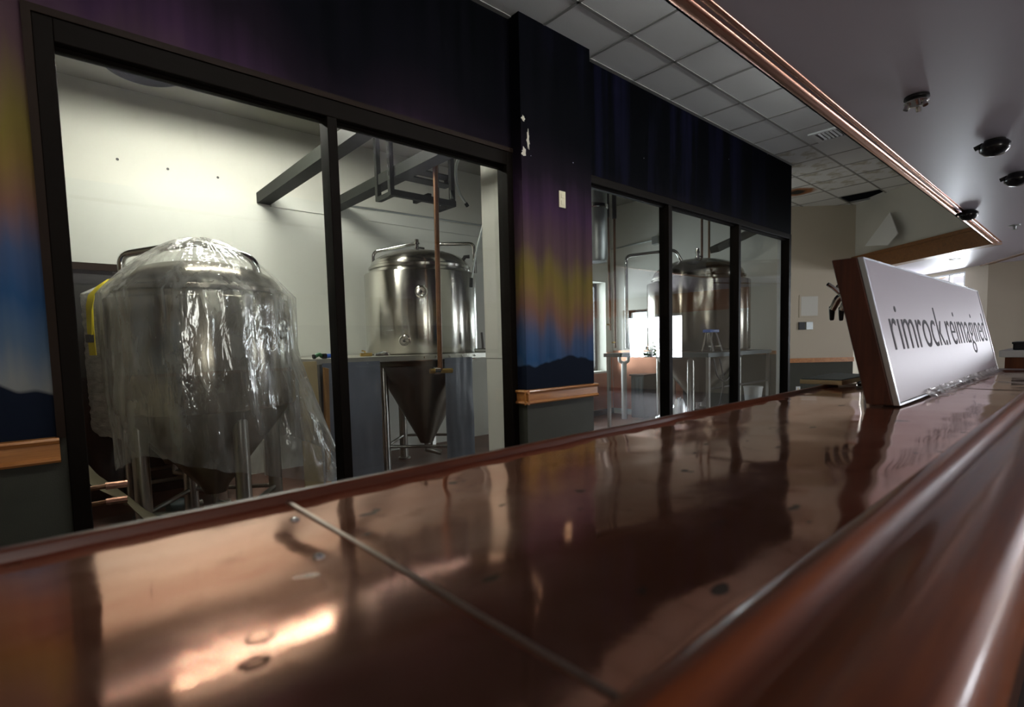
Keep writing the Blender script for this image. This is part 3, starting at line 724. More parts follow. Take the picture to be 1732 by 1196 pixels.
# ------------------------------------------------------------------ raised decks round the tanks
def deck(name, lab, x0, x1, y0, y1, c, R, z, th, parent_label_cat='deck', nn=64):
    b = MB(); outer = []; inner = []
    for i in range(nn):
        a = 2*PI*(i+.5)/nn; dx, dy = math.cos(a), math.sin(a)
        inner.append((c[0]+R*dx, c[1]+R*dy))
        t = min([((x1 if dx > 0 else x0)-c[0])/dx if abs(dx) > 1e-6 else 1e9, ((y1 if dy > 0 else y0)-c[1])/dy if abs(dy) > 1e-6 else 1e9])
        outer.append((c[0]+t*dx, c[1]+t*dy))
    for cx_, cy_ in ((x0, y0), (x1, y0), (x1, y1), (x0, y1)):
        k = min(range(nn), key=lambda q: (outer[q][0]-cx_)**2+(outer[q][1]-cy_)**2); outer[k] = (cx_, cy_)
    vs = [(*p, z) for p in outer]+[(*p, z) for p in inner]+[(*p, z-th) for p in outer]+[(*p, z-th) for p in inner]; fs = []
    for i in range(nn):
        j = (i+1) % nn
        fs += [(i, j, nn+j, nn+i), (2*nn+i, 3*nn+i, 3*nn+j, 2*nn+j), (i, 2*nn+i, 2*nn+j, j), (nn+i, nn+j, 3*nn+j, 3*nn+i)]
    return b.add(vs, fs)
dk = thing('tank_deck', 'raised metal deck plate encircling the tall bare tank', 'deck', (2.6, 4.2, 0))
deck('', '', 1.62, 3.78, 4.15, YB-.06, c2, .615, 1.215, .045).build('deck_plate', 'deck_metal', dk)
for x in (1.68, 3.72):
    for y in (4.2, 5.75): MB().box(x-.025, x+.025, y-.025, y+.025, 0, 1.17).build('post', 'steel_leg', dk)
for x in (2.62, 2.75, 2.9, 3.05, 3.2): MB().lathe([(.011, 0), (.011, .012), (0, .014)], (x, 4.152, 1.195), 8, (0, -1, 0)).build('bolt', 'chrome', dk)
def curtain(name, lab, x0, x1, y, z0, z1, seed, mat='sheet', amp=.02):
    n, mm = 40, 24; vs = []; fs = []
    for sgn in (0, 1):
        for j in range(mm+1):
            for i in range(n+1):
                x = x0+(x1-x0)*i/n; z = z0+(z1-z0)*j/mm
                yy = y+amp*mnoise.noise((x*6, z*1.2, seed))+amp*.5*mnoise.noise((x*14, z*3, seed))-.004*sgn
                vs.append((x, yy, z))
    o = (n+1)*(mm+1)
    for j in range(mm):
        for i in range(n):
            a = j*(n+1)+i; fs += [(a, a+1, a+n+2, a+n+1), (o+a, o+a+n+1, o+a+n+2, o+a+1)]
    return tag(MB().add(vs, fs).build(name, mat, smooth=180), lab, 'plastic sheet', 'grey sheets hanging from the deck')
curtain('hanging_sheet', 'grey blue plastic sheet hanging from deck left of tall tank', 1.66, 2.16, 4.13, .02, 1.18, 1.0)
curtain('hanging_sheet', 'narrow grey plastic sheet hanging from deck right of tall tank', 2.83, 3.15, 4.13, .02, 1.18, 4.0)
# things lying on the deck
hs = thing('blue_hose_end', 'blue hose end lying on the deck by the mullion', 'hose', (1.78, 4.25, 1.215))
MB().tube([(1.73, 4.24, 1.235), (1.80, 4.25, 1.237), (1.90, 4.27, 1.232)], .018, 10).build('hose', 'blue', hs, smooth=60)
MB().tube([(1.71, 4.237, 1.236), (1.74, 4.241, 1.236)], .022, 10).build('collar', 'blackgloss', hs, smooth=40)
gh = thing('green_hose_end', 'dark green hose end lying at the left edge of deck', 'hose', (1.66, 4.25, 1.215))
MB().tube(spline([(1.64, 4.24, 1.232), (1.68, 4.235, 1.25), (1.72, 4.27, 1.232)], 6), .016, 10).build('hose', 'green', gh, smooth=60)
MB().tube([(1.632, 4.24, 1.232), (1.65, 4.24, 1.235)], .02, 10).build('collar', 'blackgloss', gh, smooth=40)
bv = thing('brass_valve', 'small brass valve lying on the deck left of tall tank', 'valve', (2.12, 4.28, 1.215))
MB().tube([(2.06, 4.28, 1.235), (2.16, 4.27, 1.235)], .016, 10).build('body', 'brass', bv, smooth=40)
MB().tube([(2.10, 4.275, 1.235), (2.10, 4.275, 1.265), (2.07, 4.27, 1.27)], .007, 8).build('lever', 'brass', bv, smooth=40)
cl = thing('steel_clamp', 'flat chrome clamp lying beside the brass valve', 'clamp', (2.27, 4.28, 1.215))
MB().obox((2.26, 4.28, 1.228), (.06, -.01, 0), (.004, .02, 0), (0, 0, .010)).build('jaw', 'chrome', cl, bevel=.004)
MB().tube([(2.21, 4.29, 1.235), (2.27, 4.27, 1.255), (2.34, 4.27, 1.232)], .008, 8).build('bail', 'chrome', cl, smooth=40)
sv = thing('sample_valve', 'steel sample valve on the deck edge near the white column', 'valve', (3.3, 4.2, 1.215))
MB().tube([(3.26, 4.22, 1.24), (3.42, 4.17, 1.24)], .022, 10).build('body', 'chrome', sv, smooth=40)
MB().tube([(3.34, 4.19, 1.23), (3.34, 4.19, 1.30), (3.33, 4.19, 1.42)], .012, 8).build('handle', 'black', sv, smooth=40)
# clutter by the sheeted tank
pb = thing('plywood_panel', 'cream plywood panel standing behind the sheeted tank', 'board', (1.55, 4.5, 0))
MB().obox((1.53, 4.085, .60), (.07, -.008, 0), (.002, .012, 0), (0, .015, .60)).build('sheet', 'cream_board', pb)
tag(MB().obox((1.645, 4.06, .575), (.018, 0, -.006), (0, .018, 0), (.018, .01, .57)).build('wood_plank', 'plank', bevel=.003), 'narrow brown plank leaning beside the plywood panel', 'plank')
cb = thing('khaki_tarpaulin', 'khaki canvas sheet sloping to floor at the bottom left', 'tarpaulin', (.1, 4.3, 0))
vs = []; fs = []; nu, nv = 26, 20
for j in range(nv+1):
    for i in range(nu+1):
        u, v = i/nu, j/nv; x = -.40+u*1.02; y = 3.30+v*.62
        z = min(.95, .95*max(0, 1-(x+.05)/.70))+.06*mnoise.noise((x*5, y*4, 2))+.03*mnoise.noise((x*13, y*12, 5)); vs.append((x, y, max(.012, z)))
for j in range(nv):
    for i in range(nu):
        a = j*(nu+1)+i; fs.append((a, a+1, a+nu+2, a+nu+1))
MB().add(vs, fs).build('canvas', 'card', cb, smooth=180)
for i, (z, lb) in enumerate([(.667, 'upper copper stub pipe with elbow at the window jamb'), (.577, 'lower copper stub pipe near the window jamb')]):
    t = thing('stub_pipe', lb, 'pipe', (.1, 3.2, z), 'copper stub pipes at the window jamb')
    yy = 3.16+.06*i
    MB().tube([(-.30-.08*i, yy, z+.004), (.20, yy, z)], .012, 8).build('pipe', 'pipe_brown', t, smooth=40)
    MB().tube([(.19, yy, z), (.275, yy, z-.003)], .017, 8).build('coupling', 'copper_trim', t, smooth=40)
    MB().tube([(-.30-.08*i, yy, z), (-.30-.08*i, yy, .0)], .012, 8).build('riser', 'pipe_brown', t, smooth=40)
random.seed(8)
for i, (x, y, s, lb) in enumerate([(.76, 4.78, .075, 'small dark pump lying on floor between the two wrapped tanks')]):
    t = thing('floor_pump', lb, 'pump', (x, y, 0))
    MB().tube([(x-.1, y, s), (x+.08, y+.02, s)], s, 14).build('housing', 'slate', t, smooth=40)
    MB().tube([(x+.08, y+.02, s), (x+.13, y+.03, s)], s*.6, 12).build('flange', 'chrome', t, smooth=40)
    MB().box(x-.1, x+.1, y-s, y+s, 0, .02).build('base', 'black', t)

# ------------------------------------------------------------------ things behind the three-pane window
kd = thing('kettle_deck', 'dark skirted deck encircling the brew kettle', 'deck', (6.8, 3.3, 0))
deck('', '', 5.85, 7.62, 3.10, 4.65, c4, .70, 1.13, .05).build('deck_plate', 'slate', kd)
for x in (5.9, 7.57):
    for y in (3.13, 4.6): MB().box(x-.02, x+.02, y-.02, y+.02, 0, 1.08).build('post', 'steel_leg', kd)
for z in (.35, .7): MB().tube([(5.9, 3.13, z), (7.57, 3.13, z)], .014, 8).build('guard_rail', 'black', kd, smooth=40)
ld = thing('step_ladder', 'aluminium step ladder with blue top cap standing on kettle deck', 'ladder', (6.15, 3.2, 1.13))
TL = [(7.08, 3.19), (7.30, 3.19)]
for x, dx in ((6.06, -.03), (6.22, .03)):
    MB().tube([(x+dx, 3.135, 1.142), (x, 3.2, 1.38)], .013, 6).build('rail', 'chrome', ld)
    MB().tube([(x+dx, 3.28, 1.142), (x, 3.24, 1.38)], .011, 6).build('rear_leg', 'chrome', ld)
MB().box(6.03, 6.25, 3.17, 3.27, 1.375, 1.41).build('top_cap', 'blue', ld, bevel=.006)
MB().box(6.04, 6.24, 3.14, 3.20, 1.20, 1.215).build('step', 'chrome', ld)
dt = thing('galvanised_duct', 'round galvanised duct hanging down at the left of window', 'duct', (5.63, 4.6, 2.4))
MB().lathe([(.155, 2.36), (.17, 2.40), (.17, CEIL+.01)], (5.63, 4.6, 0), 32).build('duct_pipe', 'galv', dt, smooth=40)
MB().lathe([(.172, 3.05), (.182, 3.06), (.182, 3.10), (.172, 3.11)], (5.63, 4.6, 0), 32).build('clamp_band', 'chrome', dt, smooth=40)
MB().lathe([(.156, 2.362), (0, 2.362)], (5.63, 4.6, 0), 32).build('duct_mouth', 'black', dt)
for i, (xa, xb, zb_, lb) in enumerate([(5.93, 5.97, 1.45, 'left brown drop pipe hanging beside the galvanised duct'), (6.09, 6.08, 1.2, 'right brown drop pipe hanging beside the galvanised duct')]):
    t = thing('drop_pipe', lb, 'pipe', (xa, 4.62, zb_), 'drop pipes by the duct')
    MB().tube([(xa, 4.62, CEIL+.01), (xb, 4.62, zb_)], .017, 8).build('pipe', 'pipe_brown', t, smooth=40)
    MB().tube([(xa, 4.62, CEIL), (xa, 4.62, 3.0)], .03, 8).build('sleeve', 'black', t, smooth=40)
    MB().tube([(xb-.07, 4.62, zb_+.08), (xb+.02, 4.62, zb_+.08)], .012, 8).build('valve', 'brass', t, smooth=40)
jb = thing('junction_box', 'grey junction box with conduit on end wall', 'junction box', (7.66, 4.97, 2.98))
MB().box(7.60, 7.68, 4.90, 5.02, 2.86, 2.99).build('box', 'galv', jb, bevel=.004)
MB().tube([(7.655, 5.02, 2.94), (7.655, 5.88, 2.92)], .013, 8).build('conduit', 'galv', jb, smooth=40)
pv = thing('floor_standpipe', 'white plastic standpipe with forked top before copper wall', 'pipe', (7.2, 5.3, 0))
MB().tube([(7.2, 5.3, 0), (7.2, 5.3, .95)], .045, 12).build('pipe', 'white_plastic', pv, smooth=40)
for s_ in (-1, 1): MB().tube(bent([(7.2, 5.3, .93), (7.2+.05*s_, 5.3-.05*s_, .96), (7.2+.05*s_, 5.3-.05*s_, 1.06)], .03), .028, 10).build('fork', 'white_plastic', pv, smooth=40)
sb = thing('control_cabinet', 'dark slate cabinet standing in front of the copper wainscot', 'cabinet', (7.4, 5.1, 0))
MB().box(7.25, 7.62, 4.95, 5.2, .03, .72).build('body', 'slate', sb, bevel=.008)
for k in range(3): MB().box(7.244, 7.25, 4.97+.075*k, 5.03+.075*k, .08, .68).build('door_panel', 'slate', sb)
MB().box(7.23, 7.64, 4.93, 5.22, .72, .745).build('top', 'black', sb)
bk = thing('white_bucket', 'small white plastic bucket on the floor by end post', 'bucket', (7.45, 3.25, 0))
MB().lathe([(0, .34), (.1, .34), (.125, .60), (.13, .60), (.13, .615), (.12, .615), (.098, .35)], (7.45, 3.28, 0), 24).build('pail', 'white_plastic', bk, smooth=40)
MB().lathe([(.11, 0), (.11, .34), (0, .34)], (7.45, 3.28, 0), 20).build('stand', 'slate', bk, smooth=40)
vs = []; fs = []; nu = 24
for j in range(nu+1):
    for i in range(nu+1):
        u, v = i/nu-.5, j/nu-.5; x = 5.75+u*.7; y = 3.45+v*.55; rr = max(abs(u), abs(v))*2
        vs.append((x, y, max(.01, (.52+.22*mnoise.noise((x*7, y*7, 1))+.09*mnoise.noise((x*19, y*19, 3)))*(1-rr**2.2))))
for j in range(nu):
    for i in range(nu): a = j*(nu+1)+i; fs.append((a, a+1, a+nu+2, a+nu+1))
M['foil'] = plain('crumpled_foil', (.75, .76, .78), .22, .7)
tag(MB().add(vs, fs).build('crumpled_foil', 'foil'), 'heap of crumpled silvery plastic on floor below kettle deck', 'plastic heap')
hz = thing('hanging_hose', 'thin black hose hanging in loops below the kettle deck', 'hose', (6.2, 3.11, .8))
MB().tube(spline([(6.0, 3.115, 1.06), (6.05, 3.09, .85), (6.25, 3.09, .78), (6.42, 3.09, .9), (6.45, 3.11, 1.06)], 8), .01, 6).build('loop', 'black', hz, smooth=60)
MB().tube(spline([(6.15, 3.115, 1.06), (6.2, 3.09, .75), (6.1, 3.1, .4), (6.12, 3.1, .02)], 8), .01, 6).build('tail', 'black', hz, smooth=60)
# slanting duct strut above the kettle, near the end post
tag(MB().obox((7.25, 3.42, 2.66), (.42, -.12, .17), (.02, .07, 0), (-.02, 0, .04)).build('steel_beam', 'steel_beam'), 'slanting dark strut in top corner of the rightmost pane', 'beam', 'steel beams in brewery')
# outdoors past the lounge window
tr = thing('garden_tree', 'green conifer outside the lounge window', 'tree', (12.62, -2.42, 0))
random.seed(3); b = MB()
for k in range(260):
    z = .35+1.6*random.random(); rr = .26*(1-(z-.35)/1.8); a = random.random()*2*PI; r_ = rr*math.sqrt(random.random())
    c_ = Vector((12.62+r_*math.cos(a), -2.42+r_*math.sin(a), z)); d = Vector((random.gauss(0, 1), random.gauss(0, 1), random.gauss(0, 1))).normalized()*.09; e = d.cross(Vector((random.gauss(0, 1), random.gauss(0, 1), 1))).normalized()*.04
    b.add([c_-d, c_+e, c_+d, c_-e], [(0, 1, 2, 3)])
b.build('foliage', 'leaf', tr); MB().tube([(12.62, -2.42, 0), (12.62, -2.42, 1.5)], [.05, .015], 8).build('trunk', 'pipe_brown', tr)

# ------------------------------------------------------------------ far corner: tan wall, header with oak beam, lounge beyond
def slab(p, q, z0, z1, th, nm, mat, parent=None, lab=None, st=True):
    p, q = Vector((*p, 0)), Vector((*q, 0)); d = (q-p).normalized(); nn = Vector((-d.y, d.x, 0))*th
    b = MB().add([(*(p).xy, z0), (*(q).xy, z0), (*(q+nn).xy, z0), (*(p+nn).xy, z0), (*(p).xy, z1), (*(q).xy, z1), (*(q+nn).xy, z1), (*(p+nn).xy, z1)],
        [(0, 1, 2, 3), (4, 5, 6, 7), (0, 1, 5, 4), (1, 2, 6, 5), (2, 3, 7, 6), (3, 0, 4, 7)])
    o = b.build(nm, mat, parent)
    if st and parent is None: struct(o, lab)
    return o
K = (11.075, 3.065); L_ = (9.55, 4.53); Hn = (9.27, 1.03)
slab(K, L_, .88, CEIL+.03, -.12, 'wall_tan', 'tan', lab='tan wall beyond the end of the brewery windows')
slab(K, L_, 0, .88, -.12, 'wall_tan_wainscot', 'wainscot')
kd_ = (Vector(L_)-Vector(K)).normalized(); kn = Vector((-kd_.y, kd_.x))   # points towards the room? chosen below
kn = kn if kn.dot(Vector((-1, -1))) > 0 else -kn
slab(K, L_, .82, .90, .03 if Vector((-kd_.y, kd_.x)).dot(kn) > 0 else -.03, 'trim_tan_chair_rail', 'rail_oak', lab='oak chair rail on the tan wall')
slab(L_, (7.9, 4.53), 0, CEIL+.03, -.1, 'wall_closing', 'tan')
slab(Hn, K, 2.68, CEIL+.03, -.12, 'wall_header', 'offwhite', lab='white angled header wall above the oak beam')
hd = (Vector(K)-Vector(Hn)).normalized(); hn = Vector((-hd.y, hd.x)); hn = hn if hn.dot(Vector((-1, 1))) > 0 else -hn
slab(Vector(Hn)-hd*.02, Vector(K)+hd*.0, 2.42, 2.69, .05 if Vector((-hd.y, hd.x)).dot(hn) > 0 else -.05, 'trim_oak_beam', 'oak_beam', lab='oak beam under the angled header wall')
slab(Vector(Hn), Vector(K), 2.42, 2.70, -.14, 'trim_oak_beam_back', 'oak_beam')
slab(Vector(Hn)-hd*.02, Vector(K), 2.65, 2.70, .07, 'trim_oak_cap', 'oak_beam')
# ceiling tile leaning on the beam
lt = Vector((10.42, 2.33))+hn*.10
dv = Vector((hd.x, hd.y, 0)); upv = Vector((-hn.x*.35, -hn.y*.35, 1)).normalized()
def dp(a, z, off): return Vector((lt.x, lt.y, 0))+dv*a+Vector((hn.x, hn.y, 0))*off+Vector((0, 0, z))
D = [dp(.33, 2.74, .06), dp(-.28, 2.83, -.0), dp(-.02, 3.25, -.14), dp(.46, 2.93, -.04)]
D = [dp(-.14, 2.71, .10), dp(-.30, 2.86, .06), dp(.02, 3.26, -.04), dp(.43, 2.80, .08)]
nv_ = (D[1]-D[0]).cross(D[3]-D[0]).normalized()*.016
tag(MB().add(D+[p+nv_ for p in D], [(0, 1, 2, 3), (4, 5, 6, 7), (0, 1, 5, 4), (1, 2, 6, 5), (2, 3, 7, 6), (3, 0, 4, 7)]).build('loose_ceiling_tile', 'tile0'), 'loose white ceiling tile tipped against the header wall above the oak beam', 'ceiling tile')
# panel, switches and outlet on the tan wall
def on_tan(s, z, off=0): return Vector((K[0]+kd_.x*s+kn.x*off, K[1]+kd_.y*s+kn.y*off, z))
def tanbox(s0, s1, z0, z1, th, nm, mat, parent=None):
    c = on_tan((s0+s1)/2, (z0+z1)/2, th/2); return MB().obox(c, Vector((kd_.x, kd_.y, 0))*(s1-s0)/2, Vector((kn.x, kn.y, 0))*th/2, Vector((0, 0, (z1-z0)/2))).build(nm, mat, parent, bevel=.003)
ap = thing('access_panel', 'square flush access panel on the tan wall', 'wall panel', on_tan(.80, 1.64))
tanbox(.62, .98, 1.64, 2.05, .012, 'frame', 'tan', ap); tanbox(.65, .95, 1.67, 2.02, .016, 'door', 'offwhite', ap)
tag(tanbox(.88, .99, 1.42, 1.56, .03, 'thermostat_box', 'black'), 'black box on the tan wall, left of the pair below access panel', 'wall box')
tag(tanbox(.74, .86, 1.42, 1.56, .03, 'thermostat_box', 'galv'), 'grey box on the tan wall, right of the pair below access panel', 'wall box')
o_ = thing('wall_outlet', 'white outlet low on the dark wainscot of the tan wall', 'outlet', on_tan(.98, .3))
tanbox(.94, 1.02, .25, .38, .008, 'cover_plate', 'white_plastic', o_); tanbox(.965, .995, .27, .31, .011, 'socket', 'ivory', o_); tanbox(.965, .995, .32, .36, .011, 'socket', 'ivory', o_)
# lounge walls
lw = MB()
for a, b, c, d in wall_with_holes(-5.2, 1.36, 0, SOF, [(-3.0, -1.07, .8, 1.95)]): lw.box(12.0, 12.15, a, b, c, d)
struct(lw.build('wall_lounge', 'tan'), 'pale tan wall at the far end of the lounge')
ldir = Vector((.72, .69)).normalized()
la = Vector((12.0, 1.36))
def seg(s0, s1, z0, z1, nm, lab=None): return slab(la+ldir*s0, la+ldir*s1, z0, z1, -.12, nm, 'tan', lab=lab)
struct(slab(la, la+ldir*.50, 0, SOF, -.12, 'wall_lounge_angled', 'tan'), 'angled tan wall beside the bright lounge window')
slab(la+ldir*.50, la+ldir*1.55, 0, 1.0, -.12, 'wall_lounge_sill', 'tan'); slab(la+ldir*.50, la+ldir*1.55, 2.38, SOF, -.12, 'wall_lounge_head', 'tan')
slab(la+ldir*1.55, la+ldir*4.6, 0, SOF, -.12, 'wall_lounge_angled_far', 'tan')
w5 = struct(bpy.data.objects.new('window_5', None), 'bright white window at the end of the lounge'); C.objects.link(w5)
for s0, s1, z0, z1 in ((.50, .53, 1.0, 2.38), (1.5, 1.55, 1.0, 2.38), (.86, .90, 1.0, 2.38), (.53, 1.5, 1.0, 1.05), (.53, 1.5, 2.35, 2.38)):
    slab(la+ldir*s0, la+ldir*s1, z0, z1, -.05, 'frame_bar', 'white_plastic', w5)
w6 = struct(bpy.data.objects.new('window_6', None), 'wide window of the lounge end wall'); C.objects.link(w6)
for a, b, c, d in ((-3.0, -2.95, .8, 1.95), (-1.12, -1.07, .8, 1.95), (-2.05, -2.0, .8, 1.95), (-3, -1.07, .8, .85), (-3, -1.07, 1.9, 1.95)): MB().box(12.05, 12.1, a, b, c, d).build('frame_bar', 'white_plastic', w6)
struct(MB().box(11.93, 12.0, -4.6, .62, 1.97, SOF).build('trim_valance', 'lounge_wood'), 'wooden valance over the lounge windows')
sw_ = MB()
for a, b, c, d in wall_with_holes(-2.7, 12.15, 0, SOF, [(-2.4, .1, .9, 2.2), (9.6, 11.8, .9, 2.2)]): sw_.box(a, b, -5.3, -5.2, c, d)
struct(sw_.build('wall_behind', 'tan'))
w7 = struct(bpy.data.objects.new('window_added_left', None), 'added side window behind the camera for fill light'); C.objects.link(w7)  # out-of-view opening added for its light panel
for a, b, c, d in ((-2.4, -2.34, .9, 2.2), (.04, .1, .9, 2.2), (-1.18, -1.12, .9, 2.2), (-2.4, .1, .9, .96), (-2.4, .1, 2.14, 2.2)): MB().box(a, b, -5.27, -5.22, c, d).build('frame_bar', 'white_plastic', w7)
w8 = struct(bpy.data.objects.new('window_added_right', None), 'second added side window for fill light'); C.objects.link(w8)  # another unseen opening added to let fill light in
for a, b, c, d in ((9.6, 9.66, .9, 2.2), (11.74, 11.8, .9, 2.2), (10.67, 10.73, .9, 2.2), (9.6, 11.8, .9, .96), (9.6, 11.8, 2.14, 2.2)): MB().box(a, b, -5.27, -5.22, c, d).build('frame_bar', 'white_plastic', w8)
# dark double line of trim on the lounge ceiling
for off, nm in ((0, 'trim_ceiling_line_near'), (.14, 'trim_ceiling_line_far')):
    p, q_ = Vector((10.3+off, .62)), Vector((14.0+off, 2.33)); d = (q_-p).normalized(); nn = Vector((-d.y, d.x))*.02
    struct(MB().prism([tuple(p), tuple(q_), tuple(q_+nn), tuple(p+nn)], SOF-.018, SOF).build(nm, 'oak_beam'))
rl = thing('recessed_light', 'small round recessed light in the lounge ceiling', 'light', (10.69, 1.606, SOF))
MB().lathe([(.06, SOF), (.075, SOF-.008), (.085, SOF-.004), (.085, SOF)], (10.69, 1.606, 0), 24).build('trim_ring', 'chrome', rl, smooth=40)
MB().lathe([(.06, SOF-.001), (0, SOF-.001)], (10.69, 1.606, 0), 24).build('lens', 'white_plastic', rl)

# ------------------------------------------------------------------ fittings on the ceilings
vg = thing('ceiling_vent', 'white louvred vent let into the tile ceiling', 'vent', (6.95, 2.2, CEIL))
MB().box(6.80, 7.12, 1.95, 2.36, CEIL-.004, CEIL+.002).build('backing', 'black', vg)
for a, b, c, d in ((6.78, 7.14, 2.32, 2.38), (6.78, 7.14, 1.93, 1.97), (6.78, 6.82, 1.97, 2.32), (7.10, 7.14, 1.97, 2.32)): MB().box(a, b, c, d, CEIL-.022, CEIL-.003).build('frame', 'white_plastic', vg, bevel=.003)
for k in range(8): MB().obox((6.96, 2.0+.04*k, CEIL-.016), (.14, 0, 0), (0, .009, -.006), (0, .001, .0015)).build('slat', 'white_plastic', vg)
def spot(x, y, lab, chrome=False):
    t = thing('ceiling_spotlight', lab, 'spotlight', (x, y, SOF), 'spotlights on the dropped ceiling')
    mt = 'chrome' if chrome else 'blackgloss'
    MB().lathe([(.05, SOF), (.052, SOF-.012), (.03, SOF-.02), (0, SOF-.02)], (x, y, 0), 24).build('canopy', 'black', t, smooth=40)
    if chrome:
        MB().lathe([(.045, SOF-.02), (.05, SOF-.03), (.028, SOF-.045), (.0, SOF-.05)], (x, y, 0), 20).build('bezel', 'chrome', t, smooth=30)
        for a in (0, 2.1, 4.2): MB().tube([(x+.03*math.cos(a), y+.03*math.sin(a), SOF-.025), (x+.045*math.cos(a), y+.045*math.sin(a), SOF-.06)], .012, 8).build('lamp_clip', 'chrome', t, smooth=40)
    else:
        MB().lathe([(.06, SOF-.012), (.075, SOF-.03), (.07, SOF-.06), (.045, SOF-.085), (.0, SOF-.095)], (x, y, 0), 28).build('globe_head', mt, t, smooth=60)
        MB().tube([(x-.02, y+.05, SOF-.02), (x-.02, y+.09, SOF-.035)], .014, 8).build('knuckle', 'black', t, smooth=40)
spot(3.23, .648, 'small chrome ceiling spotlight nearest on the mauve soffit', True)
spot(4.33, .483, 'black spotlight on the soffit, second from near end')
spot(5.36, .47, 'black spotlight cut by the right picture edge')
spot(6.58, .90, 'black spotlight beside the copper moulding, farthest of all')
sk = thing('sprinkler_head', 'tiny grey sprinkler head on the far soffit', 'sprinkler', (7.95, .70, SOF))
MB().lathe([(.05, SOF), (.05, SOF-.006), (.015, SOF-.012), (.012, SOF-.04), (.035, SOF-.045), (0, SOF-.05)], (7.95, .70, 0), 16).build('body', 'galv', sk, smooth=40)
MB().box(7.93, 7.97, .695, .705, SOF-.045, SOF-.01).build('yoke', 'galv', sk)

# ------------------------------------------------------------------ the bar
BZ = 1.08
bar = thing('bar_counter', 'long copper topped bar with lacquered wood rail', 'bar', (1.0, .4, 0))
XA, XB = -1.6, 4.16
MB().box(XA, XB, .16, .74, 0, BZ-.05).build('bar_body', 'bar_panel', bar)
MB().box(XA, XB, .12, .80, BZ-.05, BZ-.012).build('top_substrate', 'bar_panel', bar)
DENTS = [(.10, .41, .10, .0035), (-.35, .33, .14, .002), (.06, .60, .08, .0012), (1.2, .45, .1, .0015), (.75, .62, .12, .0015), (1.5, .3, .12, .0012)]
def sheet_h(x, y):
    h = .0014*mnoise.noise((x*4.2, y*5.5, .3))+.0006*mnoise.noise((x*9, y*12, 2.3))+.0022*mnoise.noise((x*1.3, y*1.8, 7.7))
    e = max(0, (y-.70)/.08); h += .0016*e*mnoise.noise((x*15, y*6, 4))
    return h
for x0, x1 in ((XA, .2505), (.2555, 2.6915), (2.6965, 3.98)):
    nx, ny = max(8, int((x1-x0)/.012)), 50; vs = []; fs = []
    for j in range(ny+1):
        for i in range(nx+1):
            x = x0+(x1-x0)*i/nx; y = .18+.602*j/ny; vs.append((x, y, BZ+sheet_h(x, y)))
    for j in range(ny):
        for i in range(nx): a = j*(nx+1)+i; fs.append((a, a+1, a+nx+2, a+nx+1))
    o = MB().add(vs, fs).build('copper_sheet', 'copper', bar, smooth=180)
for x in (.253, 2.694): MB().extr_x([(.18, BZ-.01), (.18, BZ+.0008), (.78, BZ+.0008), (.78, BZ-.01)], x-.0028, x+.0028).build('seam', 'solder', bar)
MB().extr_x([(.780, BZ-.05), (.780, BZ+.008), (.783, BZ+.012), (.794, BZ+.012), (.797, BZ+.008), (.797, BZ-.05)], XA, 2.62).build('back_trim', 'trim_wood', bar, smooth=40)
MB().box(3.98, XB, .06, .79, BZ-.05, BZ+.006).build('end_cap', 'bar_panel', bar, bevel=.006)
prof = [(.186, BZ-.03), (.186, BZ+.002), (.181, BZ+.014), (.170, BZ+.022), (.157, BZ+.0225), (.146, BZ+.016), (.139, BZ+.010), (.133, BZ+.009),
        (.124, BZ+.0105), (.110, BZ+.0155), (.095, BZ+.0185), (.080, BZ+.0195), (.066, BZ+.0190), (.056, BZ+.0178), (.050, BZ+.0160), (.0455, BZ+.0125), (.0425, BZ+.007), (.041, BZ-.001), (.040, BZ-.012),
        (.036, BZ-.035), (.045, BZ-.05), (.06, BZ-.06), (.10, BZ-.065), (.13, BZ-.055), (.16, BZ-.05)]
MB().extr_x(prof, XA, XB).build('arm_rail', 'bar_wood', bar, smooth=60)
for x, y, z in ((.232, .692, .002), (.206, .548, .002)):
    MB().lathe([(.0065, 0), (.0065, .001), (.004, .0035), (0, .004)], (x, y, BZ+sheet_h(x, y)-.0005), 14).build('screw_head', 'chrome', bar, smooth=50)
for x, y in ((.112, .426), (.099, .394)):
    MB().lathe([(.012, -.0006), (.010, .0004), (.006, .0008), (.002, .0004), (0, .0004)], (x, y, BZ+sheet_h(x, y)), 18).build('dimple', 'copper_trim', bar, smooth=60)

# ------------------------------------------------------------------ sign on the bar
sg = thing('leaning_sign', 'long white sign with thin grey lettering leaning on the bar', 'sign', (1.88, .43, BZ))
O = Vector((1.885, .40, BZ+.007)); U = Vector((1, 0, 0)); V = Vector((0, .105, .463)).normalized(); W = Vector((0, -1, 0))   # W faces the drinkers' side
SL, SH = 2.16, .462
def sgp(u, v, wv): return O+U*u+V*v+W*wv
def sgbox(u0, u1, v0, v1, w0, w1, nm, mat, bev=0):
    return MB().obox(sgp((u0+u1)/2, (v0+v1)/2, (w0+w1)/2), U*(u1-u0)/2, V*(v1-v0)/2, W*(w1-w0)/2).build(nm, mat, sg, bevel=bev)
sgbox(0, SL, 0, SH, -.085, -.014, 'wood_back', 'sign_wood', .004)
sgbox(.012, SL-.01, .008, SH-.006, -.014, -.002, 'face_panel', 'sign_face')
sgbox(0, .012, 0, SH, -.014, .002, 'edge_trim', 'sign_trim', .002); sgbox(SL-.012, SL, 0, SH, -.014, .002, 'edge_trim', 'sign_trim', .002)
sgbox(.012, SL-.012, SH-.006, SH, -.014, .0005, 'edge_trim', 'sign_trim'); sgbox(.012, SL-.012, 0, .006, -.014, .0005, 'edge_trim', 'sign_trim')
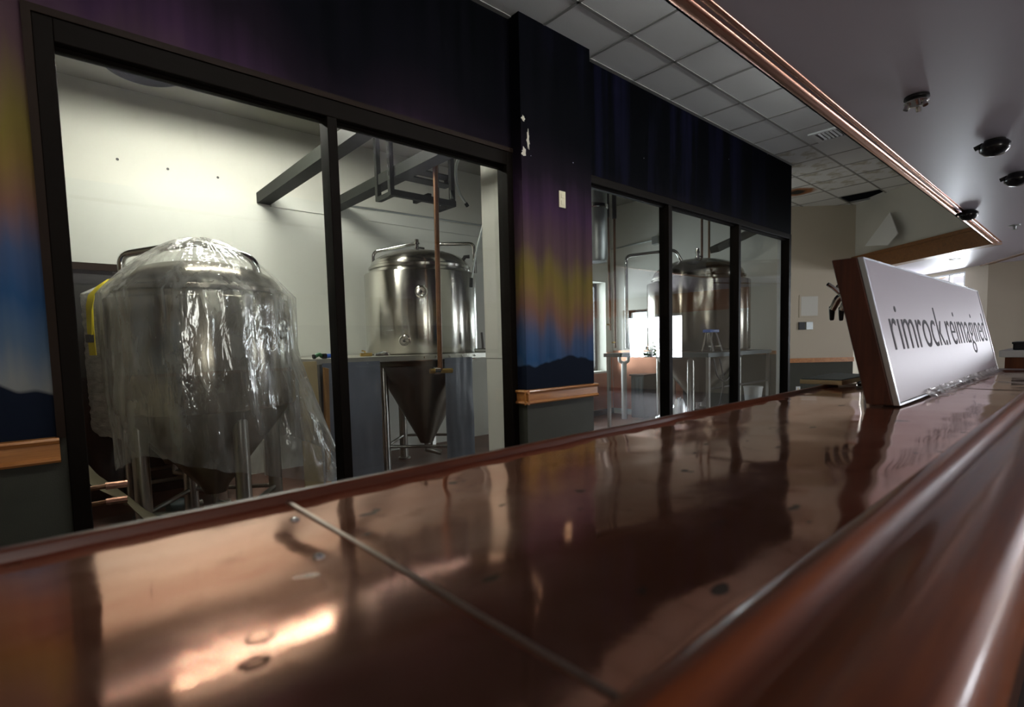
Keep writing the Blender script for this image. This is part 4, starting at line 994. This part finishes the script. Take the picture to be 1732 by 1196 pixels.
for u in (.05, .72, 1.25, 1.36, 1.95):
    p = sgp(u, 0, -.03); MB().lathe([(.022, BZ+.0035), (.026, BZ+.005), (.024, p.z+.001), (0, p.z+.001)], (p.x, p.y, 0), 14).build('rubber_foot', 'black', sg, smooth=50)
fc_ = bpy.data.curves.new('lettering', 'FONT'); fc_.body = 'rimrock.reimagined'; fc_.size = 1; fc_.offset = -.010; fc_.extrude = .004
to = bpy.data.objects.new('lettering_curve', fc_); C.objects.link(to)
bpy.context.view_layer.update()
me = bpy.data.meshes.new_from_object(to.evaluated_get(bpy.context.evaluated_depsgraph_get()))
bpy.data.objects.remove(to, do_unlink=True)
xs = [v.co.x for v in me.vertices]; x0, x1 = min(xs), max(xs); sx = 1.94/(x1-x0); sz = .172/.73
for v in me.vertices:
    p = sgp(.125+(v.co.x-x0)*sx, .165+v.co.y*sz, -.0015+v.co.z*.15); v.co = p
me.materials.clear(); link('lettering', me, 'sign_text', sg)
# rumpled clear film left along the foot of the sign
vs = []; fs = []; n = 120
for j in range(7):
    for i in range(n+1):
        u = .35+1.75*i/n; v = .022-.03*j/6; q_ = sgp(u, max(v, .0), .004+.012*(j/6)+.010*mnoise.noise((u*16, j*.5, 2)))
        if j >= 4: q_.z = max(BZ+.003, q_.z-.004*(j-3)+.008*mnoise.noise((u*22, j, 5))); q_.y -= .006*(j-3)*(1+mnoise.noise((u*9, j, 1)))
        vs.append(q_)
for j in range(6):
    for i in range(n): a = j*(n+1)+i; fs.append((a, a+1, a+n+2, a+n+1))
MB().add(vs, fs).build('torn_film', 'film', sg, smooth=180)
vs = []; fs = []
for j in range(5):
    for i in range(61):
        u = 1.05+1.0*i/60; vs.append(sgp(u, SH+.002+.03*max(0, math.sin(i/60*PI))**2*max(0, mnoise.noise((u*5, 3, 1))+.35)*math.sin(j/4*PI), .004-.022*j))
for j in range(4):
    for i in range(60): a = j*61+i; fs.append((a, a+1, a+62, a+61))
MB().add(vs, fs).build('torn_film', 'film', sg, smooth=180)

# beer tap tower and wooden tray behind the sign
tw = thing('tap_tower', 'chrome beer tap tower behind the leaning sign', 'beer tap', (2.62, .66, BZ))
MB().lathe([(.05, BZ+.004), (.05, BZ+.016), (.036, BZ+.024), (.034, BZ+.40), (.038, BZ+.41)], (2.62, .66, 0), 28).build('column', 'chrome', tw, smooth=40)
MB().tube([(2.50, .66, BZ+.40), (2.95, .66, BZ+.40)], .035, 20).build('manifold', 'chrome', tw, smooth=40)
for i, x in enumerate((2.56, 2.68, 2.80)):
    f = MB().tube(bent([(x, .69, BZ+.40), (x, .765, BZ+.385), (x-.004, .79, BZ+.33)], .02), [.016]*7+[.014], 12).build('faucet', 'chrome', tw, smooth=60)
    MB().lathe([(.012, 0), (.012, -.02), (.009, -.055-.015*(i == 2)), (.006, -.06-.015*(i == 2)), (0, -.06-.015*(i == 2))], (x-.004, .79, BZ+.345), 12).build('spout_cap', 'black', f, smooth=40)
    MB().tube([(x, .755, BZ+.39), (x-.012, .785, BZ+.425), (x-.03, .80, BZ+.44)], .008, 8).build('lever', 'chrome', f, smooth=40)
ty = thing('wooden_tray', 'dark topped wooden tray resting behind the leaning sign', 'tray', (2.6, .85, BZ+.017))
MB().box(2.47, 2.90, .72, .885, BZ+.0135, BZ+.032).build('board', 'cream_board', ty, bevel=.002)
MB().box(2.475, 2.895, .725, .88, BZ+.032, BZ+.036).build('top_mat', 'slate', ty)
# service counter beyond the end of the bar
sc_ = thing('service_counter', 'dark counter with white ledge beyond the end of bar', 'counter', (5.0, .2, 0))
MB().box(4.75, 5.4, -.9, .44, 0, 1.13).build('body', 'bar_panel', sc_)
MB().box(4.70, 5.45, -.95, .465, 1.13, 1.175).build('ledge', 'white_plastic', sc_, bevel=.004)
mn = thing('menu_box', 'long black box lying on the white ledge past the bar', 'box', (4.95, .2, 1.175))
MB().box(4.82, 5.1, -.5, .41, 1.175, 1.222).build('body', 'blackgloss', mn, bevel=.006)
MB().box(4.815, 5.105, -.505, .415, 1.214, 1.228).build('lid', 'black', mn, bevel=.003)
